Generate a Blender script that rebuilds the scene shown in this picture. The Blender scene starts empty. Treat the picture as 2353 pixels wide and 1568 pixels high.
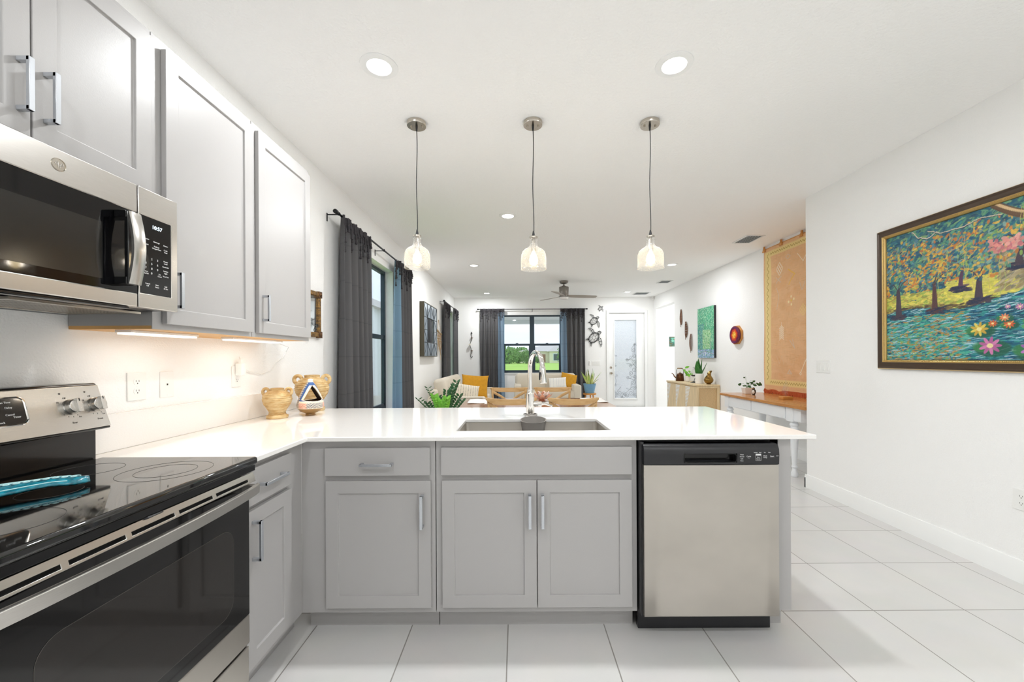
import bpy, bmesh, math, random
import numpy as np
from mathutils import Vector, Matrix
random.seed(7); np.random.seed(7)
SC = bpy.context.scene
COL = SC.collection
PI = math.pi
# ---------------------------------------------------------------- camera
cam_data = bpy.data.cameras.new('camera'); cam = bpy.data.objects.new('camera', cam_data); COL.objects.link(cam)
cam.location = (0, 0, 1.262); cam.rotation_euler = (math.radians(90), math.radians(.3), 0)
cam_data.sensor_width = 36; cam_data.lens = 930 / 2353 * 36
cam_data.shift_x = -10.5 / 2353; cam_data.shift_y = 38.5 / 2353
cam_data.clip_start = .02; cam_data.clip_end = 900
SC.camera = cam
SC.view_settings.view_transform = 'Standard'; SC.view_settings.look = 'None'
SC.view_settings.gamma = 1; SC.view_settings.use_curve_mapping = False
SC.view_settings.exposure = 0.68
SC.cycles.max_bounces = 12; SC.cycles.diffuse_bounces = 9; SC.cycles.glossy_bounces = 6
SC.cycles.transparent_max_bounces = 16; SC.cycles.transmission_bounces = 8
SC.cycles.caustics_reflective = False; SC.cycles.caustics_refractive = False
SC.cycles.sample_clamp_indirect = 6
# ---------------------------------------------------------------- sky (bright overcast)
w = bpy.data.worlds.new('sky'); SC.world = w; w.use_nodes = True
n = w.node_tree.nodes; l = w.node_tree.links
bg = n['Background']; tc = n.new('ShaderNodeTexCoord'); mp = n.new('ShaderNodeMapping'); mp.inputs['Scale'].default_value = (1.2, 1.2, 6)
nz = n.new('ShaderNodeTexNoise'); nz.inputs['Scale'].default_value = 2.2; nz.inputs['Detail'].default_value = 5
cr = n.new('ShaderNodeValToRGB'); cr.color_ramp.elements[0].position = .35; cr.color_ramp.elements[1].position = .7
cr.color_ramp.elements[0].color = (.60, .66, .78, 1); cr.color_ramp.elements[1].color = (.78, .81, .88, 1)
l.new(tc.outputs['Generated'], mp.inputs[0]); l.new(mp.outputs[0], nz.inputs['Vector']); l.new(nz.outputs['Fac'], cr.inputs[0]); l.new(cr.outputs[0], bg.inputs[0])
bg.inputs[1].default_value = 1.15
# ---------------------------------------------------------------- ceiling lamps' light (fixtures are built later), plus added fill without fixtures
CEIL = 2.78
CANS_AND_FILL = [(-.705, 2.10), (.826, 2.10), (-.085, 4.32), (-.69, 6.63), (2.557, 6.64), (-.69, 9.48), (2.576, 9.40), (-.705, -.1), (.826, -.1), (1.9, -1.2)]  # last three are unseen fill lights added behind the camera
CAN_FILL_W = [11.5, 11.5, 13.5, 13, 11, 12, 10.5, 9.5, 9.5, 10]
def lamp(kind, loc, energy, color=(1, 1, 1), size=.1, rot=(0, 0, 0), size_y=None, spread=None):
    d = bpy.data.lights.new('lamp_or_fill_light', kind); d.energy = energy; d.color = color
    if kind == 'AREA':
        d.size = size
        if size_y: d.shape = 'RECTANGLE'; d.size_y = size_y
        else: d.shape = 'DISK'
        if spread: d.spread = spread
    else: d.shadow_soft_size = size
    o = bpy.data.objects.new('lamp_or_fill_light', d); o.location = loc; o.rotation_euler = rot; COL.objects.link(o); return o
for (x, y), e in zip(CANS_AND_FILL, CAN_FILL_W): lamp('AREA', (x, y, CEIL - .008), e, (.965, .985, 1), .11)
lamp('AREA', (4.6, 9.3, CEIL - .03), 14, (.97, .985, 1), .2)          # unseen area light added to brighten the hall, no fixture
# ---------------------------------------------------------------- helpers
def lin(h):
    h = h.lstrip('#'); c = [int(h[i:i + 2], 16) / 255 for i in (0, 2, 4)]
    return tuple(x / 12.92 if x <= .04045 else ((x + .055) / 1.055) ** 2.4 for x in c)
def c4(h): return lin(h) + (1,)
def link(nt, a, b): nt.links.new(a, b)
MATS = {}
def mat(name, color='#cccccc', rough=.5, metal=0, bump=0, bscale=60, var=0, vscale=8, stretch=(1, 1, 1), emit=None, es=1, spec=.5, coat=0, alt=None, aniso=0, detail=3):
    m = bpy.data.materials.new(name); m.use_nodes = True; nt = m.node_tree; b = nt.nodes['Principled BSDF']; MATS[name] = m
    b.inputs['Base Color'].default_value = c4(color); b.inputs['Roughness'].default_value = rough; b.inputs['Metallic'].default_value = metal
    b.inputs['Specular IOR Level'].default_value = spec; b.inputs['Coat Weight'].default_value = coat; b.inputs['Coat Roughness'].default_value = .05
    if aniso: b.inputs['Anisotropic'].default_value = aniso
    if emit: b.inputs['Emission Color'].default_value = c4(emit); b.inputs['Emission Strength'].default_value = es
    if bump or var:
        tc = nt.nodes.new('ShaderNodeTexCoord'); mp = nt.nodes.new('ShaderNodeMapping'); mp.inputs['Scale'].default_value = stretch; link(nt, tc.outputs['Object'], mp.inputs[0])
    if var:
        nz = nt.nodes.new('ShaderNodeTexNoise'); nz.inputs['Scale'].default_value = vscale; nz.inputs['Detail'].default_value = detail; link(nt, mp.outputs[0], nz.inputs['Vector'])
        mx = nt.nodes.new('ShaderNodeMix'); mx.data_type = 'RGBA'; c = lin(color)
        mx.inputs[6].default_value = c4(color) if alt else tuple(min(1, x * (1 + var)) for x in c) + (1,)
        mx.inputs[7].default_value = c4(alt) if alt else tuple(x * (1 - var) for x in c) + (1,)
        mr = nt.nodes.new('ShaderNodeMapRange'); mr.inputs[1].default_value = .3; mr.inputs[2].default_value = .7; link(nt, nz.outputs['Fac'], mr.inputs[0]); link(nt, mr.outputs[0], mx.inputs[0]); link(nt, mx.outputs[2], b.inputs['Base Color'])
    if bump:
        n2 = nt.nodes.new('ShaderNodeTexNoise'); n2.inputs['Scale'].default_value = bscale; n2.inputs['Detail'].default_value = 3; link(nt, mp.outputs[0], n2.inputs['Vector'])
        bp = nt.nodes.new('ShaderNodeBump'); bp.inputs['Strength'].default_value = bump; bp.inputs['Distance'].default_value = .01; link(nt, n2.outputs['Fac'], bp.inputs['Height']); link(nt, bp.outputs[0], b.inputs['Normal'])
    return m
def vcol_mat(name, rough=.6, bump=0, bscale=200, spec=.4):
    m = mat(name, '#ffffff', rough, bump=bump, bscale=bscale, spec=spec); nt = m.node_tree
    a = nt.nodes.new('ShaderNodeVertexColor'); a.layer_name = 'Col'; link(nt, a.outputs[0], nt.nodes['Principled BSDF'].inputs['Base Color']); return m
def shader_mat(name, build):
    m = bpy.data.materials.new(name); m.use_nodes = True; nt = m.node_tree; nt.nodes.clear(); out = nt.nodes.new('ShaderNodeOutputMaterial')
    link(nt, build(nt), out.inputs[0]); MATS[name] = m; return m
def N(nt, t, **k):
    x = nt.nodes.new(t)
    for a, v in k.items():
        if a in x.inputs: x.inputs[a].default_value = v
        else: setattr(x, a, v)
    return x
def mixs(nt, f, a, b):
    m = nt.nodes.new('ShaderNodeMixShader')
    if isinstance(f, (int, float)): m.inputs[0].default_value = f
    else: link(nt, f, m.inputs[0])
    link(nt, a, m.inputs[1]); link(nt, b, m.inputs[2]); return m.outputs[0]

class M:
    def __init__(s): s.v = []; s.f = []; s.c = None
    def add(s, v, f):
        k = len(s.v); s.v += [tuple(p) for p in v]; s.f += [tuple(i + k for i in q) for q in f]; return s
    def box(s, x0, x1, y0, y1, z0, z1, F=None):
        v = [(x, y, z) for z in (z0, z1) for y in (y0, y1) for x in (x0, x1)]
        if F: v = [F(*p) for p in v]
        return s.add(v, [(0, 2, 3, 1), (4, 5, 7, 6), (0, 1, 5, 4), (2, 6, 7, 3), (0, 4, 6, 2), (1, 3, 7, 5)])
    def hexa(s, b, t): return s.add(list(b) + list(t), [(3, 2, 1, 0), (4, 5, 6, 7), (0, 1, 5, 4), (1, 2, 6, 5), (2, 3, 7, 6), (3, 0, 4, 7)])
    def rings(s, R, closed_v=True, caps=True, loop=False):
        k = len(s.v); n_ = len(R[0]); s.v += [tuple(p) for r in R for p in r]; m_ = len(R)
        for i in range(m_ if loop else m_ - 1):
            i2 = (i + 1) % m_
            for j in range(n_ if closed_v else n_ - 1):
                j2 = (j + 1) % n_; s.f.append((k + i * n_ + j, k + i * n_ + j2, k + i2 * n_ + j2, k + i2 * n_ + j))
        if caps and not loop and closed_v: s.f.append(tuple(k + j for j in reversed(range(n_)))); s.f.append(tuple(k + (m_ - 1) * n_ + j for j in range(n_)))
        return s
    def lathe(s, prof, c=(0, 0, 0), n=32, F=None, sx=1, sy=1, caps=True):
        R = []
        for r, z in prof:
            q = [(c[0] + r * sx * math.cos(2 * PI * j / n), c[1] + r * sy * math.sin(2 * PI * j / n), c[2] + z) for j in range(n)]
            R.append([F(*p) for p in q] if F else q)
        return s.rings(R, caps=caps)
    def tube(s, path, r=.01, n=8, loop=False, ry=None):
        P = [Vector(p) for p in path]; m_ = len(P); R = []
        up = None
        for i in range(m_):
            a = P[(i - 1) % m_] if (loop or i) else P[i]; b = P[(i + 1) % m_] if (loop or i < m_ - 1) else P[i]
            t = (b - a).normalized() if (b - a).length > 1e-9 else Vector((0, 0, 1))
            if up is None: up = Vector((0, 0, 1)) if abs(t.z) < .9 else Vector((1, 0, 0))
            u = (up - t * up.dot(t)).normalized(); up = u; v = t.cross(u)
            rr = r[i] if isinstance(r, (list, tuple)) else r; r2 = rr if ry is None else ry
            R.append([P[i] + u * rr * math.cos(2 * PI * j / n) + v * r2 * math.sin(2 * PI * j / n) for j in range(n)])
        return s.rings(R, loop=loop)
    def cyl(s, a, b, r, r2=None, n=20): return s.tube([a, b], [r, r if r2 is None else r2], n)
    def sheet(s, fn, nu, nv, loop_u=False):
        k = len(s.v); s.v += [tuple(fn(i / nu, j / nv)) for j in range(nv + 1) for i in range(nu if loop_u else nu + 1)]; q = nu if loop_u else nu + 1
        for j in range(nv):
            for i in range(nu): i2 = (i + 1) % q; s.f.append((k + j * q + i, k + j * q + i2, k + (j + 1) * q + i2, k + (j + 1) * q + i))
        return s
    def prism(s, poly, F, d):                       # poly in (u,w), depth along n from d[0] to d[1]
        a = [F(u, w_, d[0]) for u, w_ in poly]; b = [F(u, w_, d[1]) for u, w_ in poly]; return s.rings([a, b])
    def rbox(s, c, h, r, n=20, F=None, power=1):     # rounded box, half sizes h
        R = []; m_ = n // 2
        for i in range(1, m_):
            th = PI * i / m_; ring = []
            for j in range(n):
                ph = 2 * PI * (j + .5) / n; d = (math.sin(th) * math.cos(ph), math.sin(th) * math.sin(ph), math.cos(th))
                p = [c[k] + (h[k] - r) * (1 if d[k] > 1e-6 else -1 if d[k] < -1e-6 else 0) + r * d[k] for k in range(3)]
                ring.append(F(*p) if F else p)
            R.append(ring)
        return s.rings(R)
    def ball(s, c, r, n=12):
        r = (r, r, r) if isinstance(r, (int, float)) else r; m_ = max(4, n // 2)
        return s.rings([[(c[0] + r[0] * math.sin(PI * i / m_) * math.cos(2 * PI * j / n), c[1] + r[1] * math.sin(PI * i / m_) * math.sin(2 * PI * j / n), c[2] + r[2] * math.cos(PI * i / m_)) for j in range(n)] for i in [.08] + list(range(1, m_)) + [m_ - .08]])
    def ring(s, c, r, t, n=40, F=None, loop=True):
        P = [(c[0] + r * math.cos(2 * PI * j / n), c[1] + r * math.sin(2 * PI * j / n), c[2]) for j in range(n)]
        if F: P = [F(*p) for p in P]
        return s.tube(P, t, 6, loop=True)
    def slab(s, xs, ys, z0, z1, inside, F=None):     # cells -> one solid with holes
        F = F or (lambda a, b, c: (a, b, c)); k = len(s.v); nx, ny = len(xs), len(ys)
        for z in (z0, z1): s.v += [tuple(F(x, y, z)) for y in ys for x in xs]
        I = lambda i, j, t: k + t * nx * ny + j * nx + i
        ok = lambda i, j: 0 <= i < nx - 1 and 0 <= j < ny - 1 and inside((xs[i] + xs[i + 1]) / 2, (ys[j] + ys[j + 1]) / 2)
        for j in range(ny - 1):
            for i in range(nx - 1):
                if not ok(i, j): continue
                s.f.append((I(i, j, 0), I(i, j + 1, 0), I(i + 1, j + 1, 0), I(i + 1, j, 0))); s.f.append((I(i, j, 1), I(i + 1, j, 1), I(i + 1, j + 1, 1), I(i, j + 1, 1)))
                if not ok(i - 1, j): s.f.append((I(i, j, 0), I(i, j, 1), I(i, j + 1, 1), I(i, j + 1, 0)))
                if not ok(i + 1, j): s.f.append((I(i + 1, j, 0), I(i + 1, j + 1, 0), I(i + 1, j + 1, 1), I(i + 1, j, 1)))
                if not ok(i, j - 1): s.f.append((I(i, j, 0), I(i + 1, j, 0), I(i + 1, j, 1), I(i, j, 1)))
                if not ok(i, j + 1): s.f.append((I(i, j + 1, 0), I(i, j + 1, 1), I(i + 1, j + 1, 1), I(i + 1, j + 1, 0)))
        return s
    def text(s, body, size, F, align='CENTER', depth=.0004):
        cu = bpy.data.curves.new('lettering', 'FONT'); cu.body = body; cu.size = size; cu.align_x = align; cu.align_y = 'CENTER'; cu.extrude = depth; cu.resolution_u = 3
        o = bpy.data.objects.new('lettering', cu); COL.objects.link(o); me = bpy.data.meshes.new_from_object(o)
        s.add([F(*v.co) for v in me.vertices], [tuple(p.vertices) for p in me.polygons])
        bpy.data.objects.remove(o); bpy.data.meshes.remove(me); bpy.data.curves.remove(cu); return s

def root_of(o):
    while o.parent: o = o.parent
    return o
def obj(name, m, material, parent=None, smooth=35, bevel=0, colors=None, solid=0, subsurf=0, label=None, mats=None, midx=None, bseg=2):
    me = bpy.data.meshes.new(name); v = m.v
    if parent is not None:
        r = root_of(parent).location; v = [(a - r.x, b - r.y, c - r.z) for a, b, c in v]; off = (0, 0, 0)
    else:
        A = np.array(v); off = ((A[:, 0].min() + A[:, 0].max()) / 2, (A[:, 1].min() + A[:, 1].max()) / 2, A[:, 2].min()); off = tuple(float(x) for x in off)
        v = [(a - off[0], b - off[1], c - off[2]) for a, b, c in v]
    me.from_pydata(v, [], m.f); me.update()
    if colors is None:
        bm = bmesh.new(); bm.from_mesh(me); bmesh.ops.remove_doubles(bm, verts=bm.verts, dist=1e-6); bmesh.ops.delete(bm, geom=[q for q in bm.verts if not q.link_faces], context='VERTS'); bmesh.ops.recalc_face_normals(bm, faces=bm.faces); bm.to_mesh(me); bm.free()
    else:
        at = me.color_attributes.new('Col', 'FLOAT_COLOR', 'POINT'); cc = np.ones((len(v), 4), np.float32); cc[:, :3] = colors; at.data.foreach_set('color', cc.ravel())
    if smooth:
        me.shade_smooth(); me.set_sharp_from_angle(angle=math.radians(smooth))
    if material: me.materials.append(MATS[material] if isinstance(material, str) else material)
    o = bpy.data.objects.new(name, me); COL.objects.link(o)
    if parent is not None: o.parent = parent
    else: o.location = off
    if solid: md = o.modifiers.new('Solidify', 'SOLIDIFY'); md.thickness = solid; md.offset = 0
    if bevel: md = o.modifiers.new('Bevel', 'BEVEL'); md.width = bevel; md.segments = bseg; md.limit_method = 'ANGLE'; md.angle_limit = math.radians(40)
    if subsurf: md = o.modifiers.new('Subdivision', 'SUBSURF'); md.levels = subsurf; md.render_levels = subsurf
    if label: o['label'] = label
    return o
def tag(o, label, cat, group=None):
    o['label'] = label; o['category'] = cat
    if group: o['group'] = group
    return o
def thing(name, loc, label, cat, group=None):
    o = bpy.data.objects.new(name, None); o.empty_display_size = .05; o.location = loc; COL.objects.link(o); return tag(o, label, cat, group)
def struct(name, m, material, parent=None, **k):
    o = obj(name, m, material, parent, **k)
    if parent is None: o['kind'] = 'structure'
    return o
def clone(root, loc, label, rotz=None, group=None, scale=None):
    r = root.copy(); COL.objects.link(r); r.location = loc; r['label'] = label
    if rotz is not None: r.rotation_euler = (0, 0, rotz)
    if scale is not None: r.scale = (scale,) * 3
    if group: r['group'] = group
    def rec(a, b):
        for ch in list(a.children):
            c = ch.copy(); COL.objects.link(c); c.parent = b; rec(ch, c)
    rec(root, r); return r
# local frames: (u right, w up, n toward the viewer)
def FX(X): return lambda u, w_, n_: (X + n_, u, w_)          # a face looking along +x (left wall, left run)
def FY(Y): return lambda u, w_, n_: (u, Y - n_, w_)          # a face looking along -y (peninsula, back wall)
def FR(X): return lambda u, w_, n_: (X - n_, -u, w_)         # a face looking along -x (right walls); u = -y
# ---------------------------------------------------------------- materials
mat('wall_paint', '#f6f6f5', .85, bump=.25, bscale=140)
mat('ceiling_paint', '#fafaf9', .9, bump=.35, bscale=60)
mat('trim_paint', '#f4f5f4', .4)
mat('door_paint', '#f1f2f1', .35)
mat('cabinet_paint', '#aeacab', .38, bump=.03, bscale=300)
mat('cabinet_inside', '#a9a49c', .6)
mat('maple', '#d9a765', .5, var=.12, vscale=6, stretch=(1, 12, 1))
mat('steel', '#c9c6c1', .26, 1, var=.05, vscale=30, stretch=(.3, 1, 40), aniso=.5)
mat('steel_flat', '#c2bdb5', .34, 1, var=.06, vscale=3, stretch=(1, 1, 1.5), aniso=.4)
mat('sink_steel', '#cbc7c1', .33, 1)
mat('chrome', '#e8e6e2', .06, 1)
mat('nickel', '#c4bdb2', .22, 1)
mat('pull_metal', '#c6cad0', .25, .75)
mat('black_glass', '#060607', .04, spec=1.0)
mat('oven_glass', '#0b0a0a', .05, spec=.6)
mat('oven_window', '#221f1d', .06, spec=.6)
mat('microwave_glass', '#060608', .05, spec=.45)
mat('microwave_window', '#1f1e1c', .14, spec=.6, var=.3, vscale=400)
mat('black_enamel', '#0d0d0e', .15)
mat('black_plastic', '#1d1d20', .35)
mat('black_rubber', '#111113', .6)
mat('dark_void', '#0a0a0a', .8)
mat('quartz', '#f1efec', .07, var=.02, vscale=220, spec=.5, bump=0)
mat('white_plastic', '#f2f2f0', .35)
mat('slot_dark', '#3a3632', .6)
mat('silicone', '#8f8a85', .55)
mat('label_white', '#e6e6e6', .5)
mat('label_dark', '#4a4540', .5)
mat('display_digits', '#dff2ff', .5, emit='#dff2ff', es=1.2)
mat('lamp_diffuser', '#ffffff', .5, emit='#fffaf2', es=5)
mat('lamp_bar', '#ffffff', .5, emit='#fff1d8', es=1.1)
mat('bulb_glow', '#ffffff', .5, emit='#ffe2a8', es=9)
mat('teal_glaze', '#1c8ca0', .12, coat=.6, var=.4, vscale=90, alt='#0b4f60')
mat('teal_relief', '#bfe3e4', .2, coat=.5)
mat('clay', '#b98f52', .75, var=.25, vscale=22, stretch=(1, 1, 2.5), bump=.4, bscale=80, alt='#dcc596')
mat('clay_brown', '#9a7440', .3, var=.15, vscale=20)
mat('clay_inside', '#24150f', .35)
mat('curtain_rod', '#1b1b1e', .35, .6)
mat('window_metal', '#35424c', .4, .4)
mat('bronze', '#7a5c44', .35, .8, var=.3, vscale=25)
mat('copper_leaf', '#8a6550', .35, .7, var=.25, vscale=30)
mat('iron', '#4c4f4f', .5, .6)
mat('black_metal', '#222427', .4, .5)
mat('oak_light', '#dcc59d', .5, var=.12, vscale=5, stretch=(8, 8, .8))
mat('oak_side', '#d8b683', .5, var=.08, vscale=8, stretch=(6, 6, 1))
mat('rattan', '#d3b487', .7, var=.15, vscale=160)
mat('chair_wood', '#d9b684', .45, var=.22, vscale=4, stretch=(2, 9, 9), alt='#c49a64')
mat('console_wood', '#cd914f', .2, var=.25, vscale=3.5, stretch=(9, 1, 9), alt='#b3743a')
mat('table_wood', '#a9794f', .15, var=.2, vscale=3, stretch=(1, 9, 9), alt='#8a5e3d')
mat('stool_wood', '#cf8f45', .4, var=.15, vscale=6)
mat('white_paint', '#eef1f4', .4)
mat('linen_white', '#f1eeea', .85, bump=.2, bscale=400)
mat('sofa_fabric', '#d6cdbd', .9, bump=.3, bscale=350)
mat('sofa_piping', '#a89c88', .9)
mat('mustard', '#cf9523', .9, bump=.4, bscale=300, var=.08, vscale=20)
mat('white_ceramic', '#f3f1ee', .25)
mat('blue_ceramic', '#6f9cbc', .3)
mat('soil', '#3b2a1c', .9)
mat('leaf_dark', '#2b5a2c', .35, var=.25, vscale=12)
mat('leaf_bright', '#7cc43a', .35, var=.2, vscale=12)
mat('leaf_edge', '#d9e08c', .4)
mat('snake_leaf', '#2f7a22', .35, var=.35, vscale=25, stretch=(1, 1, 4), alt='#1f5418')
mat('stem', '#4f7a35', .6)
mat('brass', '#94733c', .25, 1, var=.15, vscale=10)
mat('antique_copper', '#5a3a24', .3, .9, var=.3, vscale=12)
mat('rose_gold', '#d99a7c', .3, .8)
mat('rose_petal', '#f3d9cd', .4)
mat('driftwood', '#a58a63', .8, var=.2, vscale=20)
mat('feather_tan', '#c5ab84', .8, var=.3, vscale=30)
mat('tan_candle', '#e8dcb8', .6)
mat('frame_dark', '#4a3a2d', .35, .2)
mat('frame_gold', '#c8a86a', .3, .7)
mat('mosaic', '#a9803f', .4, .3, var=.6, vscale=60, alt='#3b2a20')
mat('mirror_frame', '#4b4534', .5)
mat('lead_line', '#2a2f33', .4, .5)
mat('mirror_glass', '#dfe6ea', .03, 1)
mat('mirror_tile', '#b4c2cf', .15, .45, var=.2, vscale=6)
mat('fan_metal', '#87827c', .35, .6)
mat('fan_blade', '#a8a097', .5)
mat('grout', '#2c2a28', .7)
mat('rust_fringe', '#b9562a', .9)
mat('vent_paint', '#e8eaea', .4)
mat('vent_dark', '#8c9196', .7)
mat('grass', '#a2cc4a', .9, var=.15, vscale=.3, alt='#b4d465')
mat('pavement', '#cfc8bb', .9)
mat('stucco', '#f4ecd8', .9)
mat('roof_tile', '#cbc4be', .8)
mat('screen_cage', '#56616c', .7)
mat('tree_leaf', '#86ad5c', .8, var=.35, vscale=1.2, alt='#5f8c46')
mat('trunk', '#7c6a58', .9)
mat('siding', '#f2f5f4', .8)
mat('plum', '#8a2f2c', .4)
# floor tiles
def floor_b(nt):
    g = N(nt, 'ShaderNodeNewGeometry'); mp = N(nt, 'ShaderNodeMapping'); mp.inputs['Location'].default_value = (.045 + .0015 + .452 * 20, -.165 + .46 * 20, 0)
    link(nt, g.outputs['Position'], mp.inputs[0]); b = N(nt, 'ShaderNodeTexBrick'); b.offset = 0; b.squash = 1
    for k, v in (('Scale', 1), ('Mortar Size', .0028), ('Mortar Smooth', .1), ('Bias', 0), ('Brick Width', .452), ('Row Height', .46)): b.inputs[k].default_value = v
    b.inputs['Color1'].default_value = c4('#dcd9d5'); b.inputs['Color2'].default_value = c4('#d6d3cf'); b.inputs['Mortar'].default_value = c4('#9a9288')
    link(nt, mp.outputs[0], b.inputs[0]); p = N(nt, 'ShaderNodeBsdfPrincipled'); p.inputs['Roughness'].default_value = .3
    nz = N(nt, 'ShaderNodeTexNoise'); nz.inputs['Scale'].default_value = 5; nz.inputs['Detail'].default_value = 6; link(nt, g.outputs['Position'], nz.inputs[0])
    mx = N(nt, 'ShaderNodeMix'); mx.data_type = 'RGBA'; mx.blend_type = 'MULTIPLY'; mx.inputs[0].default_value = .12
    link(nt, b.outputs['Color'], mx.inputs[6]); link(nt, nz.outputs['Color'], mx.inputs[7]); hs = N(nt, 'ShaderNodeHueSaturation'); hs.inputs['Saturation'].default_value = .5; link(nt, mx.outputs[2], hs.inputs['Color'])
    link(nt, hs.outputs[0], p.inputs['Base Color'])
    bp = N(nt, 'ShaderNodeBump'); bp.invert = True; bp.inputs['Strength'].default_value = .5; bp.inputs['Distance'].default_value = .002; link(nt, b.outputs['Fac'], bp.inputs['Height']); link(nt, bp.outputs[0], p.inputs['Normal'])
    return p.outputs[0]
shader_mat('floor_tile', floor_b)
def grazing(nt, lo=.03, hi=.6, p=4):
    w_ = N(nt, 'ShaderNodeLayerWeight'); w_.inputs[0].default_value = .5; a = N(nt, 'ShaderNodeMath'); a.operation = 'POWER'; a.inputs[1].default_value = p; link(nt, w_.outputs['Facing'], a.inputs[0])
    b = N(nt, 'ShaderNodeMapRange'); b.inputs[3].default_value = lo; b.inputs[4].default_value = hi; link(nt, a.outputs[0], b.inputs[0]); return b.outputs[0]
def window_b(nt):
    lw = grazing(nt)
    t = N(nt, 'ShaderNodeBsdfTransparent'); t.inputs[0].default_value = (.93, .97, .98, 1); g = N(nt, 'ShaderNodeBsdfGlossy'); g.inputs['Roughness'].default_value = .02
    return mixs(nt, lw, t.outputs[0], g.outputs[0])
shader_mat('window_glass', window_b)
def seeded_b(nt):
    tc = N(nt, 'ShaderNodeTexCoord'); vo = N(nt, 'ShaderNodeTexVoronoi'); vo.inputs['Scale'].default_value = 230; link(nt, tc.outputs['Object'], vo.inputs['Vector'])
    mr = N(nt, 'ShaderNodeMapRange'); mr.inputs[1].default_value = .18; mr.inputs[2].default_value = .38; mr.inputs[3].default_value = .42; mr.inputs[4].default_value = .1; link(nt, vo.outputs['Distance'], mr.inputs[0])
    t = N(nt, 'ShaderNodeBsdfTransparent'); t.inputs[0].default_value = (.97, .97, .96, 1); d = N(nt, 'ShaderNodeBsdfTranslucent'); d.inputs[0].default_value = (.98, .95, .9, 1); df = N(nt, 'ShaderNodeBsdfDiffuse'); df.inputs[0].default_value = (.95, .94, .92, 1)
    g = N(nt, 'ShaderNodeBsdfGlossy'); g.inputs['Roughness'].default_value = .06
    a = mixs(nt, mr.outputs[0], t.outputs[0], mixs(nt, .5, d.outputs[0], df.outputs[0])); return mixs(nt, grazing(nt, .04, .8, 3), a, mixs(nt, .5, g.outputs[0], df.outputs[0]))
shader_mat('seeded_glass', seeded_b)
def clear_b(nt):
    t = N(nt, 'ShaderNodeBsdfTransparent'); g = N(nt, 'ShaderNodeBsdfGlossy'); g.inputs['Roughness'].default_value = .03
    return mixs(nt, grazing(nt, .05, .8, 3), t.outputs[0], g.outputs[0])
shader_mat('clear_glass', clear_b)
def frosted_b(nt):
    tc = N(nt, 'ShaderNodeTexCoord'); vo = N(nt, 'ShaderNodeTexVoronoi'); vo.inputs['Scale'].default_value = 60; link(nt, tc.outputs['Object'], vo.inputs['Vector'])
    bp = N(nt, 'ShaderNodeBump'); bp.inputs['Strength'].default_value = .6; bp.inputs['Distance'].default_value = .01; link(nt, vo.outputs['Distance'], bp.inputs['Height'])
    cr = N(nt, 'ShaderNodeValToRGB'); cr.color_ramp.elements[0].color = (.75, .84, .93, 1); cr.color_ramp.elements[1].color = (1, 1, 1, 1); cr.color_ramp.elements[1].position = .5; link(nt, vo.outputs['Distance'], cr.inputs[0])
    t = N(nt, 'ShaderNodeBsdfTranslucent'); link(nt, cr.outputs[0], t.inputs[0]); link(nt, bp.outputs[0], t.inputs['Normal'])
    tr = N(nt, 'ShaderNodeBsdfTransparent'); tr.inputs[0].default_value = (.9, .95, 1, 1); g = N(nt, 'ShaderNodeBsdfDiffuse'); g.inputs[0].default_value = (.85, .89, .94, 1); link(nt, bp.outputs[0], g.inputs['Normal'])
    return mixs(nt, .45, mixs(nt, .35, t.outputs[0], tr.outputs[0]), g.outputs[0])
shader_mat('frosted_glass', frosted_b)
def cloth(name, col, trans, tcol, check=0, see=0):
    def b(nt):
        g = N(nt, 'ShaderNodeNewGeometry'); d = N(nt, 'ShaderNodeBsdfDiffuse'); t = N(nt, 'ShaderNodeBsdfTranslucent'); d.inputs[0].default_value = c4(col); t.inputs[0].default_value = c4(tcol)
        nz = N(nt, 'ShaderNodeTexNoise'); nz.inputs['Scale'].default_value = 300; link(nt, g.outputs['Position'], nz.inputs[0]); bp = N(nt, 'ShaderNodeBump'); bp.inputs['Strength'].default_value = .3; bp.inputs['Distance'].default_value = .004; link(nt, nz.outputs[0], bp.inputs['Height']); link(nt, bp.outputs[0], d.inputs['Normal'])
        if check:
            sp = N(nt, 'ShaderNodeSeparateXYZ'); link(nt, g.outputs['Position'], sp.inputs[0]); m1 = N(nt, 'ShaderNodeMath'); m1.operation = 'PINGPONG'; m1.inputs[1].default_value = check / 2; link(nt, sp.outputs[2], m1.inputs[0])
            m2 = N(nt, 'ShaderNodeMath'); m2.operation = 'LESS_THAN'; m2.inputs[1].default_value = .006; link(nt, m1.outputs[0], m2.inputs[0]); mx = N(nt, 'ShaderNodeMix'); mx.data_type = 'RGBA'; mx.inputs[6].default_value = c4(col); mx.inputs[7].default_value = tuple(x * (.35 if see else .82) for x in lin(col)) + (1,); link(nt, m2.outputs[0], mx.inputs[0]); link(nt, mx.outputs[2], d.inputs[0])
        o = mixs(nt, trans, d.outputs[0], t.outputs[0])
        if see: o = mixs(nt, see, o, N(nt, 'ShaderNodeBsdfTransparent').outputs[0])
        return o
    return shader_mat(name, b)
cloth('curtain_cloth', '#6c6b6c', .26, '#88939f', .32)  # thin darker lines paint the shade of fold creases into the cloth
cloth('curtain_sheer', '#8494a2', .65, '#c4def4', .32, .38)
cloth('tassel_cloth', '#4d4b4e', .1, '#50565e')
vcol_mat('painted_canvas', .45, bump=.35, bscale=130)
vcol_mat('woven_linen', .9, bump=.3, bscale=350)
vcol_mat('painted_clay', .5, bump=.1, bscale=80)
vcol_mat('printed_fabric', .9, bump=.2, bscale=300)
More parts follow.
